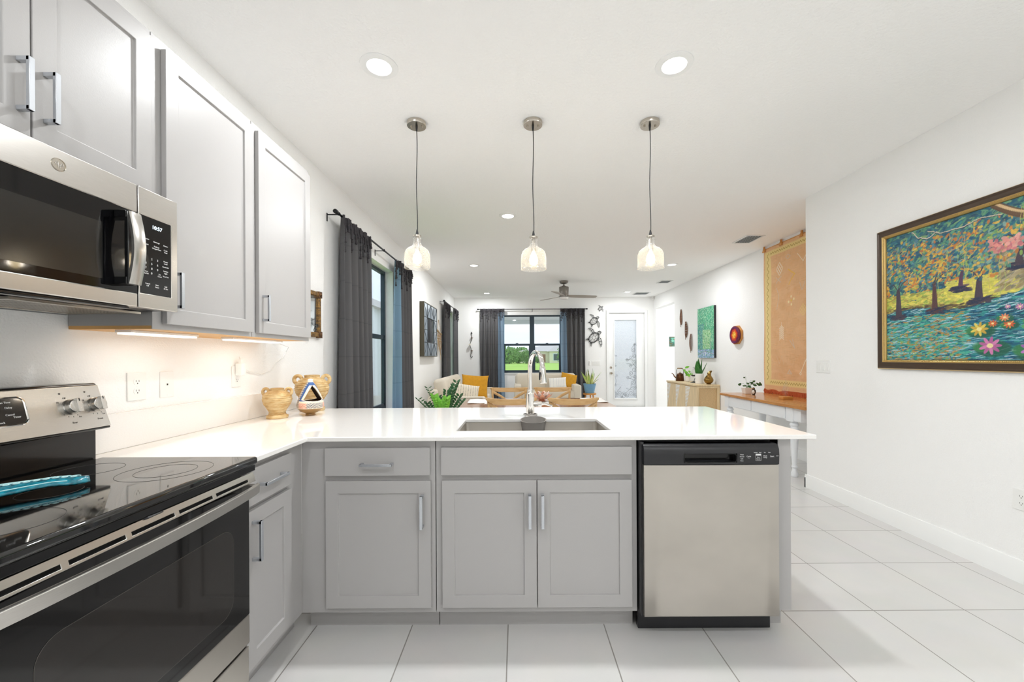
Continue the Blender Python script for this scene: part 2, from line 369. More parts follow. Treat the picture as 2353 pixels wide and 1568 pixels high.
# ================================================================ the room
XL, XR, XN, YB = -1.57, 3.46, 2.79, 10.2
T = .14
struct('floor', M().box(-1.75, 6.2, -2.2, 10.4, -.1, 0), 'floor_tile', smooth=0)
struct('ceiling', M().box(-1.75, 6.2, -2.2, 10.4, CEIL, CEIL + .12), 'ceiling_paint', smooth=0)
W1 = (3.98, 5.16, .63, 2.36); W2 = (8.75, 9.90, .63, 2.36)
inL = lambda y, z: not any(a < y < b and c < z < d for a, b, c, d in (W1, W2))
struct('wall_left', M().slab([-2.2, W1[0], W1[1], W2[0], W2[1], 10.34], [0, .63, 2.36, CEIL], 0, T, inL, F=lambda u, w_, n_: (XL - n_, u, w_)), 'wall_paint', smooth=0)
WB = (-.345, 1.135, .88, 2.34); DB = (2.33, 3.23, 0, 2.38)
inB = lambda x, z: not (WB[0] < x < WB[1] and WB[2] < z < WB[3]) and not (DB[0] < x < DB[1] and z < DB[3])
struct('wall_back', M().slab([XL, WB[0], WB[1], DB[0], DB[1], XR + .15], [0, .88, 2.34, 2.38, CEIL], 0, T, inB, F=lambda u, w_, n_: (u, YB + n_, w_)), 'wall_paint', smooth=0)
inR = lambda y, z: not (8.86 < y < 10.03 and z < 2.47)
struct('wall_right_far', M().slab([3.896, 8.86, 10.03, YB], [0, 2.47, CEIL], 0, .15, inR, F=lambda u, w_, n_: (XR + n_, u, w_)), 'wall_paint', smooth=0)
struct('wall_right_near', M().box(XN, XR + .15, -2.2, 3.896, 0, CEIL), 'wall_paint', smooth=0)
struct('wall_rear', M().box(XL, XN, -2.2, -2.1, 0, CEIL), 'wall_paint', smooth=0)
struct('wall_hall_north', M().box(XR + .15, 6.2, 10.03, 10.2, 0, CEIL), 'wall_paint', smooth=0)
struct('wall_hall_south', M().box(XR + .15, 6.2, 8.5, 8.6, 0, CEIL), 'wall_paint', smooth=0)
struct('wall_hall_east', M().box(6.05, 6.2, 8.6, 10.03, 0, CEIL), 'wall_paint', smooth=0)
def baseboard(name, a, b, nrm, h=.125, t=.015):
    (x0, y0), (x1, y1) = a, b; nx, ny = nrm; m = M()
    prof = [(0, 0), (t, 0), (t, h - .03), (t * .6, h - .012), (t * .45, h), (0, h)]
    m.rings([[(x0 + nx * d, y0 + ny * d, z) for d, z in prof], [(x1 + nx * d, y1 + ny * d, z) for d, z in prof]]); struct(name, m, 'trim_paint')
baseboard('baseboard_right_near', (XN, -2.1), (XN, 3.911), (-1, 0))
baseboard('baseboard_return', (XN - .015, 3.896), (XR, 3.896), (0, 1))
baseboard('baseboard_right_far', (XR, 3.9), (XR, 8.86), (-1, 0))
baseboard('baseboard_back', (XL, YB), (2.24, YB), (0, -1))
baseboard('baseboard_left', (XL, 2.9), (XL, YB), (1, 0))
# windows
def window(name, F, u0, u1, w0, w1, cols, thick=.05, mid=None):
    fr = M(); t = .035
    us = [u0, u0 + t]; xs = []
    ww = (u1 - u0) / cols
    bars = [(u0, u0 + t), (u1 - t, u1)] + [(u0 + ww * k - .058, u0 + ww * k + .058) for k in range(1, cols)]
    for a, b in bars: fr.box(a, b, w0, w1, -thick, 0, F=F)
    for k in range(cols):
        a = u0 + ww * k; b = a + ww
        fr.box(a, b, w0, w0 + t, -thick + .002, -.002, F=F); fr.box(a, b, w1 - t, w1, -thick + .002, -.002, F=F)
    o = struct(name, fr, 'window_metal')
    mid = mid or (w0 + w1) / 2
    for k in range(cols):
        a = u0 + ww * k + (.058 if k else t) ; b = u0 + ww * (k + 1) - (.058 if k < cols - 1 else t)
        sa = M()
        sa.box(a, b, mid - .028, mid + .024, -.045, -.008, F=F); sa.box(a, a + .022, w0 + t, mid, -.03, -.006, F=F); sa.box(b - .022, b, w0 + t, mid, -.03, -.006, F=F); sa.box(a, b, w0 + t, w0 + t + .03, -.03, -.006, F=F)
        obj('sash', sa, 'window_metal', o)
        obj('pane', M().box(a + .001, b - .001, mid + .024, w1 - t, -.031, -.028, F=F), 'window_glass', o, smooth=0)
        obj('pane', M().box(a + .022, b - .022, w0 + t + .03, mid - .028, -.021, -.018, F=F), 'window_glass', o, smooth=0)
        lk = M(); lk.box((a + b) / 2 - .03, (a + b) / 2 + .03, mid + .025, mid + .038, -.03, -.005, F=F); obj('latch', lk, 'window_metal', o)
    return o
window('window_1', FX(-1.668), W1[0], W1[1], W1[2], W1[3], 1, mid=1.53)
window('window_2', FX(-1.668), W2[0], W2[1], W2[2], W2[3], 1, mid=1.53)
window('window_3', FY(YB + .09), WB[0], WB[1], WB[2], WB[3], 2, mid=1.595)
for i, (w, F, a, b, z) in enumerate([(W1, 0, 0, 0, 0), (W2, 0, 0, 0, 0)]):
    struct('trim_%d' % (i + 1), M().box(XL - .095, XL + .02, w[0] - .03, w[1] + .03, w[2] - .022, w[2] - .001), 'trim_paint', bevel=.004)
struct('trim_3', M().box(WB[0] - .03, WB[1] + .03, YB - .02, YB + .085, WB[2] - .022, WB[2] - .001), 'trim_paint', bevel=.004)
# back door
cas = M(); F = FY(YB)
for a, b, c, d in ((2.26, 2.33, 0, 2.38), (3.23, 3.30, 0, 2.38), (2.26, 3.30, 2.38, 2.45)):
    cas.box(a, b, c, d, 0, .018, F=F); cas.box(a + .006, b - .006, c, d - .006 if d > 2.4 else d, .018, .024, F=F)
struct('trim_4', cas, 'trim_paint', bevel=.002)
F = FY(YB + .03)
dm = M().slab([2.335, 2.462, 3.045, 3.225], [.012, .215, 2.215, 2.375], -.045, 0, lambda u, w_: not (2.462 < u < 3.045 and .215 < w_ < 2.215), F=F)
door = struct('door_1', dm, 'door_paint', bevel=.002)
m = M()
for a, b, c, d in ((2.45, 2.477, .2, 2.23), (3.03, 3.057, .2, 2.23), (2.477, 3.03, .2, .227), (2.477, 3.03, 2.203, 2.23)): m.box(a, b, c, d, -.001, .014, F=F)
obj('glass_frame', m, 'door_paint', door, bevel=.004)
obj('frosted_pane', M().box(2.465, 3.042, .217, 2.213, -.03, -.022, F=F), 'frosted_glass', door, smooth=0)
def spiral(F, cu, cw, r, turns, a0, n_=-.018, tail=None, dirn=1):
    P = []
    if tail: P.append(F(tail[0], tail[1], n_))
    for i in range(int(14 * turns) + 1):
        t = i / (14 * turns); a = a0 + dirn * t * turns * 2 * PI; rr = r * (1 - .85 * t); P.append(F(cu + rr * math.cos(a), cw + rr * math.sin(a), n_))
    return P
m = M(); rs = random.Random(3)
spots = [(2.52, .30, .05), (2.60, .36, .07), (2.72, .33, .06), (2.80, .30, .05), (2.90, .36, .08), (2.98, .30, .04), (2.66, .26, .03), (2.98, .48, .05),
         (2.94, .62, .07), (2.99, .76, .05), (2.90, .85, .06), (2.98, .95, .07), (2.88, 1.05, .05), (2.96, 1.14, .06), (2.99, 1.30, .05), (2.90, 1.25, .06), (2.96, 1.45, .06), (2.8, 1.2, .04), (2.82, .75, .04), (2.99, 1.58, .03), (2.51, .55, .03), (2.53, .8, .03), (2.51, 1.05, .025), (2.52, 1.3, .02)]
for u, w_, r in spots:
    a0 = rs.random() * 6; d = rs.choice((-1, 1)); m.tube(spiral(F, u, w_, r, 1.6, a0, tail=(u + r * 2.2 * math.cos(a0 - d * .9), w_ + r * 2.2 * math.sin(a0 - d * .9)), dirn=d), .0022 if u > 2.55 else .0015, 4)
for u0, w0, u1, w1 in ((3.02, .22, 3.0, 1.6), (2.49, .22, 2.5, .9), (2.7, .22, 2.95, .6)):
    m.tube([F(u0 + (u1 - u0) * t + .02 * math.sin(t * 12), w0 + (w1 - w0) * t, -.018) for t in [i / 20 for i in range(21)]], .0018, 4)
obj('scroll_grille', m, 'iron', door)
for w_, nm in ((1.003, 'deadbolt'), (.86, 'door_knob')):
    m = M(); m.lathe([(.031, 0), (.031, .008), (.022, .012)], n=20, F=lambda a, b, c, w_=w_: F(2.385 + a, w_ + b, c))
    m.lathe([(.012, .01), (.012, .03), (.027, .04), (.03, .055), (.022, .068), (.004, .07)] if nm == 'door_knob' else [(.018, .012), (.016, .02), (.002, .021)], n=20, F=lambda a, b, c, w_=w_: F(2.385 + a, w_ + b, c))
    obj(nm, m, 'nickel', door)
struct('trim_5', M().box(2.33, 3.23, YB + .001, YB + .13, 0, .012), 'nickel')
# ================================================================ kitchen
def pull(F, u0, u1, w0, w1, parent, n0=0, r=.011, out=.034):       # flat square bar pull
    m = M(); vert = (w1 - w0) > (u1 - u0); c = (u0 + u1) / 2 if vert else (w0 + w1) / 2
    if vert:
        for w_ in (w0, w1 - r): m.box(c - r / 2 - .001, c + r / 2 + .001, w_, w_ + r, n0, n0 + out, F=F)
        m.box(c - r / 2 - .001, c + r / 2 + .001, w0, w1, n0 + out - .008, n0 + out + .001, F=F)
    else:
        for u in (u0, u1 - r): m.box(u, u + r, c - r / 2, c + r / 2, n0, n0 + out, F=F)
        m.box(u0, u1, c - r / 2, c + r / 2, n0 + out - .008, n0 + out + .001, F=F)
    return obj('handle', m, 'pull_metal', parent, bevel=.001)
def shaker(F, u0, u1, w0, w1, parent, th=.02, rail=.056, name='door', flat=False):
    m = M()
    if flat: m.box(u0, u1, w0, w1, .001, th, F=F)
    else:
        r = rail; a = [(u0, w0), (u1, w0), (u1, w1), (u0, w1)]; b = [(u0 + r, w0 + r), (u1 - r, w0 + r), (u1 - r, w1 - r), (u0 + r, w1 - r)]
        c = [(x + (.0015 if x < (u0 + u1) / 2 else -.0015), y + (.0015 if y < (w0 + w1) / 2 else -.0015)) for x, y in b]
        q = [F(x, y, .001) for x, y in a] + [F(x, y, th) for x, y in a] + [F(x, y, th) for x, y in b] + [F(x, y, th - .008) for x, y in c]
        f = [(3, 2, 1, 0)]
        for k in range(4):
            k2 = (k + 1) % 4
            for o_ in (0, 4, 8): f.append((o_ + k, o_ + k2, o_ + 4 + k2, o_ + 4 + k))
        f.append((12, 13, 14, 15)); m.add(q, f)
    return obj(name, m, 'cabinet_paint', parent, bevel=.0015, smooth=0)
# upper cabinets
FU = FX(-1.277)
def upper(y0, y1, z0, z1, label, doors, handles):
    t = thing('upper_cabinet', (XL + .15, (y0 + y1) / 2, z0), label, 'cabinet', 'upper cabinets on the left wall')
    m = M().box(XL + .001, -1.277, y0, y1, z0 + .012, z1); obj('body', m, 'cabinet_paint', t, smooth=0)
    obj('underside_panel', M().box(XL + .001, -1.279, y0 + .002, y1 - .002, z0, z0 + .0118), 'maple', t, smooth=0)
    obj('face_rail', M().box(-1.2769, -1.274, y0, y1, z0 + .0, z1), 'cabinet_paint', t, smooth=0)
    F = FX(-1.274)
    for (a, b, c, d), h in zip(doors, handles):
        dr = shaker(F, a, b, c, d, t); pull(F, h[0] - .0065, h[0] + .0065, h[1], h[2], dr, n0=.02)
    return t
upper(.655, 1.412, 1.815, 2.41, 'upper cabinet with two doors directly above the microwave', [(.665, 1.047, 1.835, 2.38), (1.052, 1.395, 1.835, 2.38)], [(1.022, 1.893, 2.028), (1.081, 1.893, 2.028)])
upper(1.416, 1.946, 1.37, 2.41, 'tall single door upper cabinet just right of the microwave', [(1.453, 1.932, 1.39, 2.378)], [(1.483, 1.449, 1.58)])
upper(1.950, 2.482, 1.37, 2.41, 'last upper cabinet of the row, nearest the curtained window', [(1.975, 2.470, 1.39, 2.378)], [(2.005, 1.449, 1.578)])
for i, (y0, y1, lb) in enumerate(((1.45, 1.76, 'slim white under cabinet light bar beside the microwave'), (1.97, 2.39, 'slim white under cabinet light bar under the last upper cabinet'))):
    t = thing('light_bar', (-1.41, (y0 + y1) / 2, 1.352), lb, 'light', 'under cabinet light bars')
    obj('housing', M().box(-1.44, -1.38, y0, y1, 1.36, 1.37), 'white_plastic', t, bevel=.002); obj('diffuser', M().box(-1.435, -1.385, y0 + .005, y1 - .005, 1.354, 1.3599), 'lamp_bar', t, smooth=0)
    lamp('AREA', (-1.41, (y0 + y1) / 2, 1.35), .2, (1, .95, .88), .04, size_y=y1 - y0)
# microwave
t = thing('microwave', (-1.38, 1.03, 1.415), 'stainless over the range microwave with black glass door', 'microwave')
FM = FX(-1.18); y0, y1 = .655, 1.411
obj('body', M().hexa([(XL + .002, y0 + .004, 1.418), (-1.215, y0 + .004, 1.43), (-1.215, y1 - .004, 1.43), (XL + .002, y1 - .004, 1.418)], [(XL + .002, y0 + .004, 1.806), (-1.215, y0 + .004, 1.806), (-1.215, y1 - .004, 1.806), (XL + .002, y1 - .004, 1.806)]), 'black_plastic', t, bevel=.003)
d = obj('door', M().slab([y0, .70, 1.262], [1.427, 1.469, 1.7205, 1.808], -.034, 0, lambda u, w_: not (u > .7 and 1.469 < w_ < 1.7205), F=FM), 'steel', t, bevel=.003)
obj('door_glass', M().box(.7005, 1.262, 1.4695, 1.72, -.03, -.0015, F=FM), 'microwave_glass', d)
obj('window_screen', M().box(.73, 1.156, 1.495, 1.657, -.0014, -.0009, F=FM), 'microwave_window', d)
m = M(); R = []
for i in range(13):
    s = i / 12; w_ = 1.487 + .215 * s; nn = .040 + .016 * math.sin(PI * s); R.append([FM(1.192, w_, nn - .008), FM(1.192, w_, nn), FM(1.2, w_, nn + .004), FM(1.225, w_, nn + .004), FM(1.231, w_, nn), FM(1.231, w_, nn - .008)])
m.rings(R); h = obj('handle', m, 'steel', d, smooth=50)
m = M(); m.box(1.188, 1.222, 1.485, 1.507, -.001, .036, F=FM); m.box(1.188, 1.222, 1.682, 1.704, -.001, .036, F=FM); m.box(1.190, 1.194, 1.487, 1.702, .028, .040, F=FM); obj('handle_bracket', m, 'black_enamel', h, bevel=.003)
lg = M(); lg.lathe([(.0165, 0), (.0165, .002), (.0145, .003), (.0143, .0015), (.0005, .0015)], n=32, F=lambda a, b, c: FM(1.045 + a, 1.767 + b, c)); lo = obj('round_emblem', lg, 'nickel', d)
m = M()
for dx, dr in ((-.0045, 1), (.004, -1)):
    m.tube(spiral(FM, 1.045 + dx, 1.768, .0055, 1.1, 1.2, n_=.0022, tail=(1.045 + dx * .3, 1.758), dirn=dr), .0006, 4)
m.tube([FM(1.0345 + .021 * k / 10, 1.767 + .003 * math.sin(k * .9), .0022) for k in range(11)], .0005, 4); obj('emblem_monogram', m, 'chrome', lo)
cp = obj('control_panel', M().slab([1.2655, 1.2705, 1.385, y1], [1.427, 1.473, 1.7205, 1.808], -.034, 0, lambda u, w_: not (1.2705 < u < 1.385 and 1.473 < w_ < 1.7205), F=FM), 'steel', t, bevel=.002)
obj('control_glass', M().box(1.2708, 1.3848, 1.4733, 1.7202, -.03, -.0008, F=FM), 'microwave_glass', cp)
G = lambda u, w_, n0=0.0: (lambda a, b, c: FM(u + a, w_ + b, c + n0))
obj('clock_digits', M().text('10:57', .017, G(1.331, 1.692)), 'display_digits', cp)
m = M(); g = lambda s_, u, w_, z=.0062: m.text(s_, z, G(u, w_))
for s_, u, w_ in (('Popcorn', 1.291, 1.649), ('Beverage', 1.329, 1.646), ('Potato', 1.363, 1.643), ('Reheat', 1.291, 1.632), ('Defrost', 1.329, 1.631), ('Weight/Time', 1.329, 1.624), ('Cook', 1.363, 1.628), ('Time', 1.363, 1.621),
                 ('Power', 1.363, 1.590), ('Level', 1.363, 1.583), ('Reminder', 1.363, 1.572), ('Surface', 1.363, 1.558), ('Light', 1.363, 1.551), ('Vent Fan', 1.363, 1.540), ('Timer', 1.290, 1.545), ('On/Off', 1.290, 1.538), ('Set', 1.340, 1.543), ('Clock', 1.340, 1.536),
                 ('Cancel', 1.296, 1.506), ('Off', 1.296, 1.499), ('Start', 1.330, 1.506), ('Pause', 1.330, 1.499), ('Add', 1.363, 1.506), ('30 Sec', 1.363, 1.499)): g(s_, u, w_)
for k in range(9): g(str(k + 1), 1.290 + (k % 3) * .0195 + .0015 * (k % 3), 1.587 - (k // 3) * .0155, .0095)
g('0', 1.3105, 1.541, .0095); obj('control_lettering', m, 'label_white', cp)
m = M().slab([-1.52, -1.50, -1.30, -1.28], [1.02, 1.04, 1.36, 1.38], 1.4175, 1.4245, lambda x, y: not (-1.5 < x < -1.3 and 1.04 < y < 1.36)); fl = obj('grease_filter_frame', m, 'nickel', t)
m = M()
for k in range(30): m.box(-1.5, -1.3, 1.042 + k * .0107, 1.0475 + k * .0107, 1.4185, 1.4215)
for k in range(18): m.box(-1.498 + k * .0112, -1.494 + k * .0112, 1.041, 1.359, 1.419, 1.422)
obj('filter_mesh', m, 'nickel', fl)
obj('vent_lip', M().box(-1.21, -1.185, .66, 1.24, 1.417, 1.4265), 'black_enamel', t, bevel=.003)
# range
t = thing('electric_range', (-1.24, 1.035, 0), 'stainless electric range with black glass cooktop and oven door', 'range')
RY0, RY1 = .657, 1.413
obj('body', M().box(-1.535, -.965, RY0, RY1, .03, .895), 'black_enamel', t, bevel=.003)
ct = obj('cooktop', M().box(-1.45, -.905, RY0 - .002, RY1 + .003, .896, .923), 'black_glass', t, bevel=.009, bseg=3)
obj('cooktop_skirt', M().box(-1.45, -.914, RY0, RY1, .874, .8955), 'black_enamel', t, bevel=.002)
for x, y, r in ((-1.07, 1.235, .115), (-1.07, 1.235, .075), (-1.32, 1.25, .08), (-1.07, .84, .09), (-1.32, .84, .115), (-1.2, 1.04, .06)): obj('burner_ring', M().ring((x, y, .9231), r, .0005, 56), 'grout', ct)
m = M().box(-1.535, -1.463, RY0, RY1 - .006, .896, 1.035); obj('riser', m, 'black_enamel', t, bevel=.003)
# sloped stainless control face
bx, tx, bz, tz = -1.428, -1.466, 1.03, 1.176
def FB(u, w_, n_):
    s = (w_ - bz) / (tz - bz); L = math.hypot(bx - tx, tz - bz); nx, nz_ = (tz - bz) / L, (bx - tx) / L
    return (bx + (tx - bx) * s + nx * n_, u, w_ + nz_ * n_)
bg_ = obj('backguard', M().hexa([(XL + .035, RY0, 1.024), (bx + .002, RY0, 1.024), (bx + .002, RY1 + .012, 1.024), (XL + .035, RY1 + .012, 1.024)], [(XL + .035, RY0, 1.182), (tx - .004, RY0, 1.182), (tx - .004, RY1 + .002, 1.182), (XL + .035, RY1 + .002, 1.182)]), 'black_enamel', t, bevel=.006, bseg=3)
m = M().hexa([FB(RY0 + .004, 1.032, .001), FB(RY1 + .006, 1.032, .001), FB(RY1 - .004, 1.174, .001), FB(RY0 + .004, 1.174, .001)], [FB(RY0 + .004, 1.032, .006), FB(RY1 + .006, 1.032, .006), FB(RY1 - .004, 1.174, .006), FB(RY0 + .004, 1.174, .006)]); cf = obj('control_face', m, 'steel', bg_, bevel=.002)
def rrect(u0, u1, w0, w1, r, n=6):
    P = []
    for cx, cy, a in ((u1 - r, w0 + r, -90), (u1 - r, w1 - r, 0), (u0 + r, w1 - r, 90), (u0 + r, w0 + r, 180)):
        for i in range(n + 1): an = math.radians(a + 90 * i / n); P.append((cx + r * math.cos(an), cy + r * math.sin(an)))
    return P
P = rrect(.86, 1.187, 1.077, 1.150, .016); obj('display_window', M().prism(P, FB, (.0035, .0075)), 'oven_window', cf)
obj('display_bezel', M().tube([FB(u, w_, .0065) for u, w_ in rrect(.857, 1.190, 1.074, 1.153, .018)], .003, 6, loop=True), 'chrome', cf)
m = M()
GB = lambda u, w_, n0=.0079: (lambda a, b, c: FB(u + a, w_ + b, c + n0))
for s_, u, w_ in (('Bake', 1.03, 1.13), ('Broil', 1.07, 1.13), ('Clean Time', 1.14, 1.14), ('Delay', 1.15, 1.125), ('Warm', 1.10, 1.11), ('Set Clock', 1.12, 1.085), ('Cancel', 1.15, 1.105), ('Timer', 1.165, 1.097)): m.text(s_, .0075, GB(u, w_))
obj('display_lettering', m, 'label_white', cf)
m = M()
for y, a in ((1.308, 0), (1.383, 0)):
    for s_, u, w_ in (('Off', y - .012, 1.138), ('Hi', y - .033, 1.126), ('Lo', y + .022, 1.075)): m.text(s_, .007, GB(u, w_, .0062))
    m.lathe([(.003, 0), (.0025, .001)], n=10, F=lambda p, q, r_: FB(y - .022 + p, 1.153 + q, .006 + r_))
    for k in range(5): an = -2.4 + .45 * k; m.box(-.0006, .0006, -.002, .002, .006, .0063, F=lambda p, q, r_: FB(y + .031 * math.cos(an) + p, 1.108 + .031 * math.sin(an) + q, r_))
m.text('Rear', .008, GB(1.31, 1.058, .0062)); m.text('Front', .008, GB(1.39, 1.06, .0062)); obj('knob_lettering', m, 'label_dark', cf)
for y in (.70, .775, 1.308, 1.383):
    m = M(); m.lathe([(.0245, .005), (.0245, .010), (.0235, .011), (.0225, .012), (.0222, .026), (.020, .029), (.0005, .0292)], n=36, F=lambda a, b, c: FB(y + a, 1.108 + b, c))
    m.box(-.0075, .0075, -.0215, .0215, .028, .040, F=lambda a, b, c: FB(y + a, 1.108 + b, c)); k = obj('knob', m, 'steel', t, bevel=.0012)
    obj('knob_mark', M().box(-.0012, .0012, .012, .0215, .0402, .0406, F=lambda a, b, c: FB(y + a, 1.108 + b, c)), 'black_plastic', k)
FO = FX(-.935)
dr = obj('oven_door', M().slab([RY0, RY1 - .001], [.274, .373, .838], -.03, 0, lambda u, w_: w_ < .373, F=FO), 'steel_flat', t, bevel=.003)
obj('door_glass', M().box(RY0, RY1 - .001, .3735, .835, -.03, .001, F=FO), 'oven_glass', dr, bevel=.004)
P = rrect(.78, 1.33, .43, .71, .05); obj('oven_window', M().prism(P, FO, (.0005, .0016)), 'oven_window', dr)
obj('window_edge', M().tube([FO(u, w_, .0014) for u, w_ in P], .0008, 4, loop=True), 'slot_dark', dr)
slots = [(.68, .81), (.825, .945), (.96, 1.08), (1.095, 1.215), (1.23, 1.375)]
def FV(u, w_, n_): return (-.913 - .006 * (w_ - .845) / .02 + n_ * .9, u, w_ + n_ * .3)
us = sorted({RY0, RY1 - .002, *[a for s_ in slots for a in s_]})
vs = obj('vent_trim', M().slab(us, [.838, .844, .853, .870], -.022, 0, lambda u, w_: not (0.844 < w_ < .853 and any(a < u < b for a, b in slots)), F=FV), 'steel', dr, bevel=.001)
obj('vent_slot_liner', M().box(RY0 + .01, RY1 - .01, .842, .86, -.03, -.02, F=FV), 'dark_void', dr)
m = M(); R = []
for i in range(25):
    s = i / 24; u = RY0 - .003 + (RY1 - .014 - RY0) * s; nn = .034 + .026 * math.sin(PI * s) ** .6
    R.append([FO(u, .800, nn), FO(u, .803, nn + .012), FO(u, .832, nn + .014), FO(u, .836, nn + .006), FO(u, .833, nn), FO(u, .805, nn - .002)])
m.rings(R)
for u in (RY0 + .012, RY1 - .04): m.box(u, u + .022, .808, .832, 0, .042, F=FO)
obj('handle', m, 'steel', dr, smooth=60)
obj('latch', M().hexa([FV(.99, .866, -.012), FV(1.05, .866, -.012), FV(1.05, .866, .004), FV(1.0, .866, .01)], [FV(.99, .873, -.012), FV(1.05, .873, -.012), FV(1.05, .873, .002), FV(1.0, .873, .006)]), 'black_plastic', dr, bevel=.002)
obj('storage_drawer', M().slab([RY0, RY1 - .001], [.06, .255, .262], -.03, -.003, lambda u, w_: True, F=FO), 'steel_flat', t, bevel=.003)
obj('drawer_gap', M().box(RY0 + .004, RY1 - .004, .262, .2735, -.028, -.012, F=FO), 'dark_void', t, smooth=0)
obj('kick_base', M().box(-1.5, -.99, RY0 + .01, RY1 - .01, .0, .06), 'black_enamel', t, smooth=0)
# spoon rest
t = thing('spoon_rest', (-1.3, .93, .924), 'teal glazed ceramic spoon rest with raised scrollwork on the cooktop', 'spoon rest')
ax = Vector((.62, .78, 0)).normalized(); sd = Vector((-ax.y, ax.x, 0)); base = Vector((-1.36, .86, .925))
def sr(s, q):                                   # s 0..1 along, q -1..1 across
    L = .31 * s; wd = .055 * max(.05, 1 - ((s - .28) / .30) ** 2) ** .5 if s < .45 else .040 - .024 * (s - .45) / .3 if s < .75 else .016 + .006 * math.sin((s - .75) * 11)
    wd = max(wd, .004) * max(.03, 1 - max(0, (s - .88) / .12) ** 2) ** .5; z = .004 + (.022 * min(1, s / .5) if s < .8 else .022 + (.8 - s) * .04) + .016 * abs(q) ** 2 * (1 if s < .5 else -.5) + .005 * q * min(1, s * 2)
    return base + ax * L + sd * (wd * q) + Vector((0, 0, z))
m = M().sheet(lambda a, b: sr(a, b * 2 - 1), 40, 12); body = obj('bowl', m, 'teal_glaze', t, solid=.007, smooth=80)
m = M()
for k in range(9):
    s = .5 + .052 * k; c = sr(s, 0) + Vector((0, 0, .0050)); m.tube([c + ax * .011 * math.cos(a * (1 if k % 2 else -1)) * (1 - a / 9) + sd * .010 * math.sin(a) * (1 - a / 9) for a in [i * .5 for i in range(15)]], .0015, 5)
for q in (-.72, .72): m.tube([sr(.45 + .42 * i / 20, q) + Vector((0, 0, .0045)) for i in range(21)], .0014, 5)
obj('relief_scroll', m, 'teal_relief', body)
# countertop
CT = (.892, .912); SX = (-.291, .453); SY = (1.943, 2.317)
inside = lambda x, y: ((y > 1.80) or x < -.935) and not (SX[0] < x < SX[1] and SY[0] < y < SY[1])
m = M().slab([XL + .002, -.935, SX[0], SX[1], 1.333], [1.418, 1.80, SY[0], SY[1], 2.855], CT[0], CT[1], inside)
tag(obj('countertop', m, 'quartz', bevel=.003), 'white quartz countertop wrapping from the range into the sink peninsula', 'countertop')
tag(obj('backsplash', M().box(XL + .001, XL + .02, 1.418, 2.855, .9125, 1.055), 'quartz', bevel=.002), 'low white quartz backsplash strip along the left wall', 'backsplash')
t = thing('sink', (.08, 2.13, .68), 'undermount stainless steel single bowl sink in the peninsula', 'sink')
m = M(); x0, x1, y0, y1 = SX[0] - .006, SX[1] + .006, SY[0] - .006, SY[1] + .006
R = []
for z, ins in ((.8915, 0), (.70, .004), (.688, .012), (.683, .03)): R.append([(u, v, z) for u, v in rrect(x0 + ins, x1 - ins, y0 + ins, y1 - ins, .022 if ins < .02 else .02)])
R2 = [[(u, v, z) for u, v in rrect(x0 - .002 + i_, x1 + .002 - i_, y0 - .002 + i_, y1 + .002 - i_, .022)] for z, i_ in ((.679, .03), (.686, .006), (.8915, -.0))]
m.rings(R2 + R, caps=False); k = len(R[0]); n0 = len(m.v); m.f.append(tuple(range(n0 - k, n0))); m.f.append(tuple(reversed(range(0, k))))
obj('basin', m, 'sink_steel', t, smooth=50)
obj('drain', M().lathe([(.045, .684), (.045, .686), (.03, .685), (.001, .684)], c=(.08, 2.16, 0)), 'chrome', t)
# base cabinets
def base_cab(x0, x1, y0, y1, label, group, name='base_cabinet', face='y'):
    t = thing(name, ((x0 + x1) / 2, (y0 + y1) / 2, 0), label, 'cabinet', group)
    if face == 'y':
        m = M().slab([x0, x0 + .018, x1 - .018, x1], [y0, y0 + .02, y1 - .012, y1], .126, .8915, lambda a, b: not (x0 + .018 < a < x1 - .018 and y0 + .02 < b < y1 - .012)); m.box(x0, x1, y0, y1, .108, .1259)
        obj('body', m, 'cabinet_paint', t, smooth=0); obj('toe_kick', M().box(x0 + (0 if x0 > -.9 else .0), x1, 1.915, y1, 0, .1079), 'cabinet_paint', t, smooth=0)
    else:
        obj('body', M().box(x0, x1, y0, y1, .108, .8915), 'cabinet_paint', t, smooth=0); obj('toe_kick', M().box(x0, x1 - .075, y0, y1 + .07, 0, .1079), 'cabinet_paint', t, smooth=0)
    return t
grp = 'grey base cabinets'
t = base_cab(XL + .002, -.98, 1.42, 1.838, 'narrow grey base cabinet between the range and the corner', grp, face='x'); F = FX(-.98)
d = shaker(F, 1.432, 1.722, .14, .712, t); pull(F, 1.462, 1.476, .53, .675, d, n0=.02)
d = shaker(F, 1.432, 1.722, .730, .863, t, name='drawer', flat=True); pull(F, 1.50, 1.65, .79, .804, d, n0=.02)
FP = FY(1.84)
t = base_cab(-.98, -.372, 1.84, 2.44, 'grey corner base cabinet with one drawer above one door, left of the sink doors', grp)
d = shaker(FP, -.863, -.390, .137, .710, t); pull(FP, -.434, -.419, .503, .650, d, n0=.02)
d = shaker(FP, -.866, -.393, .734, .858, t, name='drawer', flat=True); pull(FP, -.700, -.556, .781, .795, d, n0=.02)
t = base_cab(-.368, .542, 1.84, 2.44, 'wide grey sink base cabinet with two doors under a blank drawer front', grp)
d = shaker(FP, -.339, .0865, .137, .710, t); pull(FP, .048, .063, .503, .650, d, n0=.02)
d = shaker(FP, .0905, .516, .137, .710, t); pull(FP, .105, .120, .503, .650, d, n0=.02)
shaker(FP, -.343, .517, .734, .858, t, name='false_front', flat=True)
m = M().box(1.186, 1.243, 1.84, 2.44, .108, .8915); m.box(1.17, 1.243, 1.915, 2.44, 0, .1079)
m.box(-.98, 1.243, 2.441, 2.46, 0, .8915)
tag(obj('peninsula_end_panel', m, 'cabinet_paint', smooth=0), 'grey end panel closing the peninsula to the right of the dishwasher', 'panel')
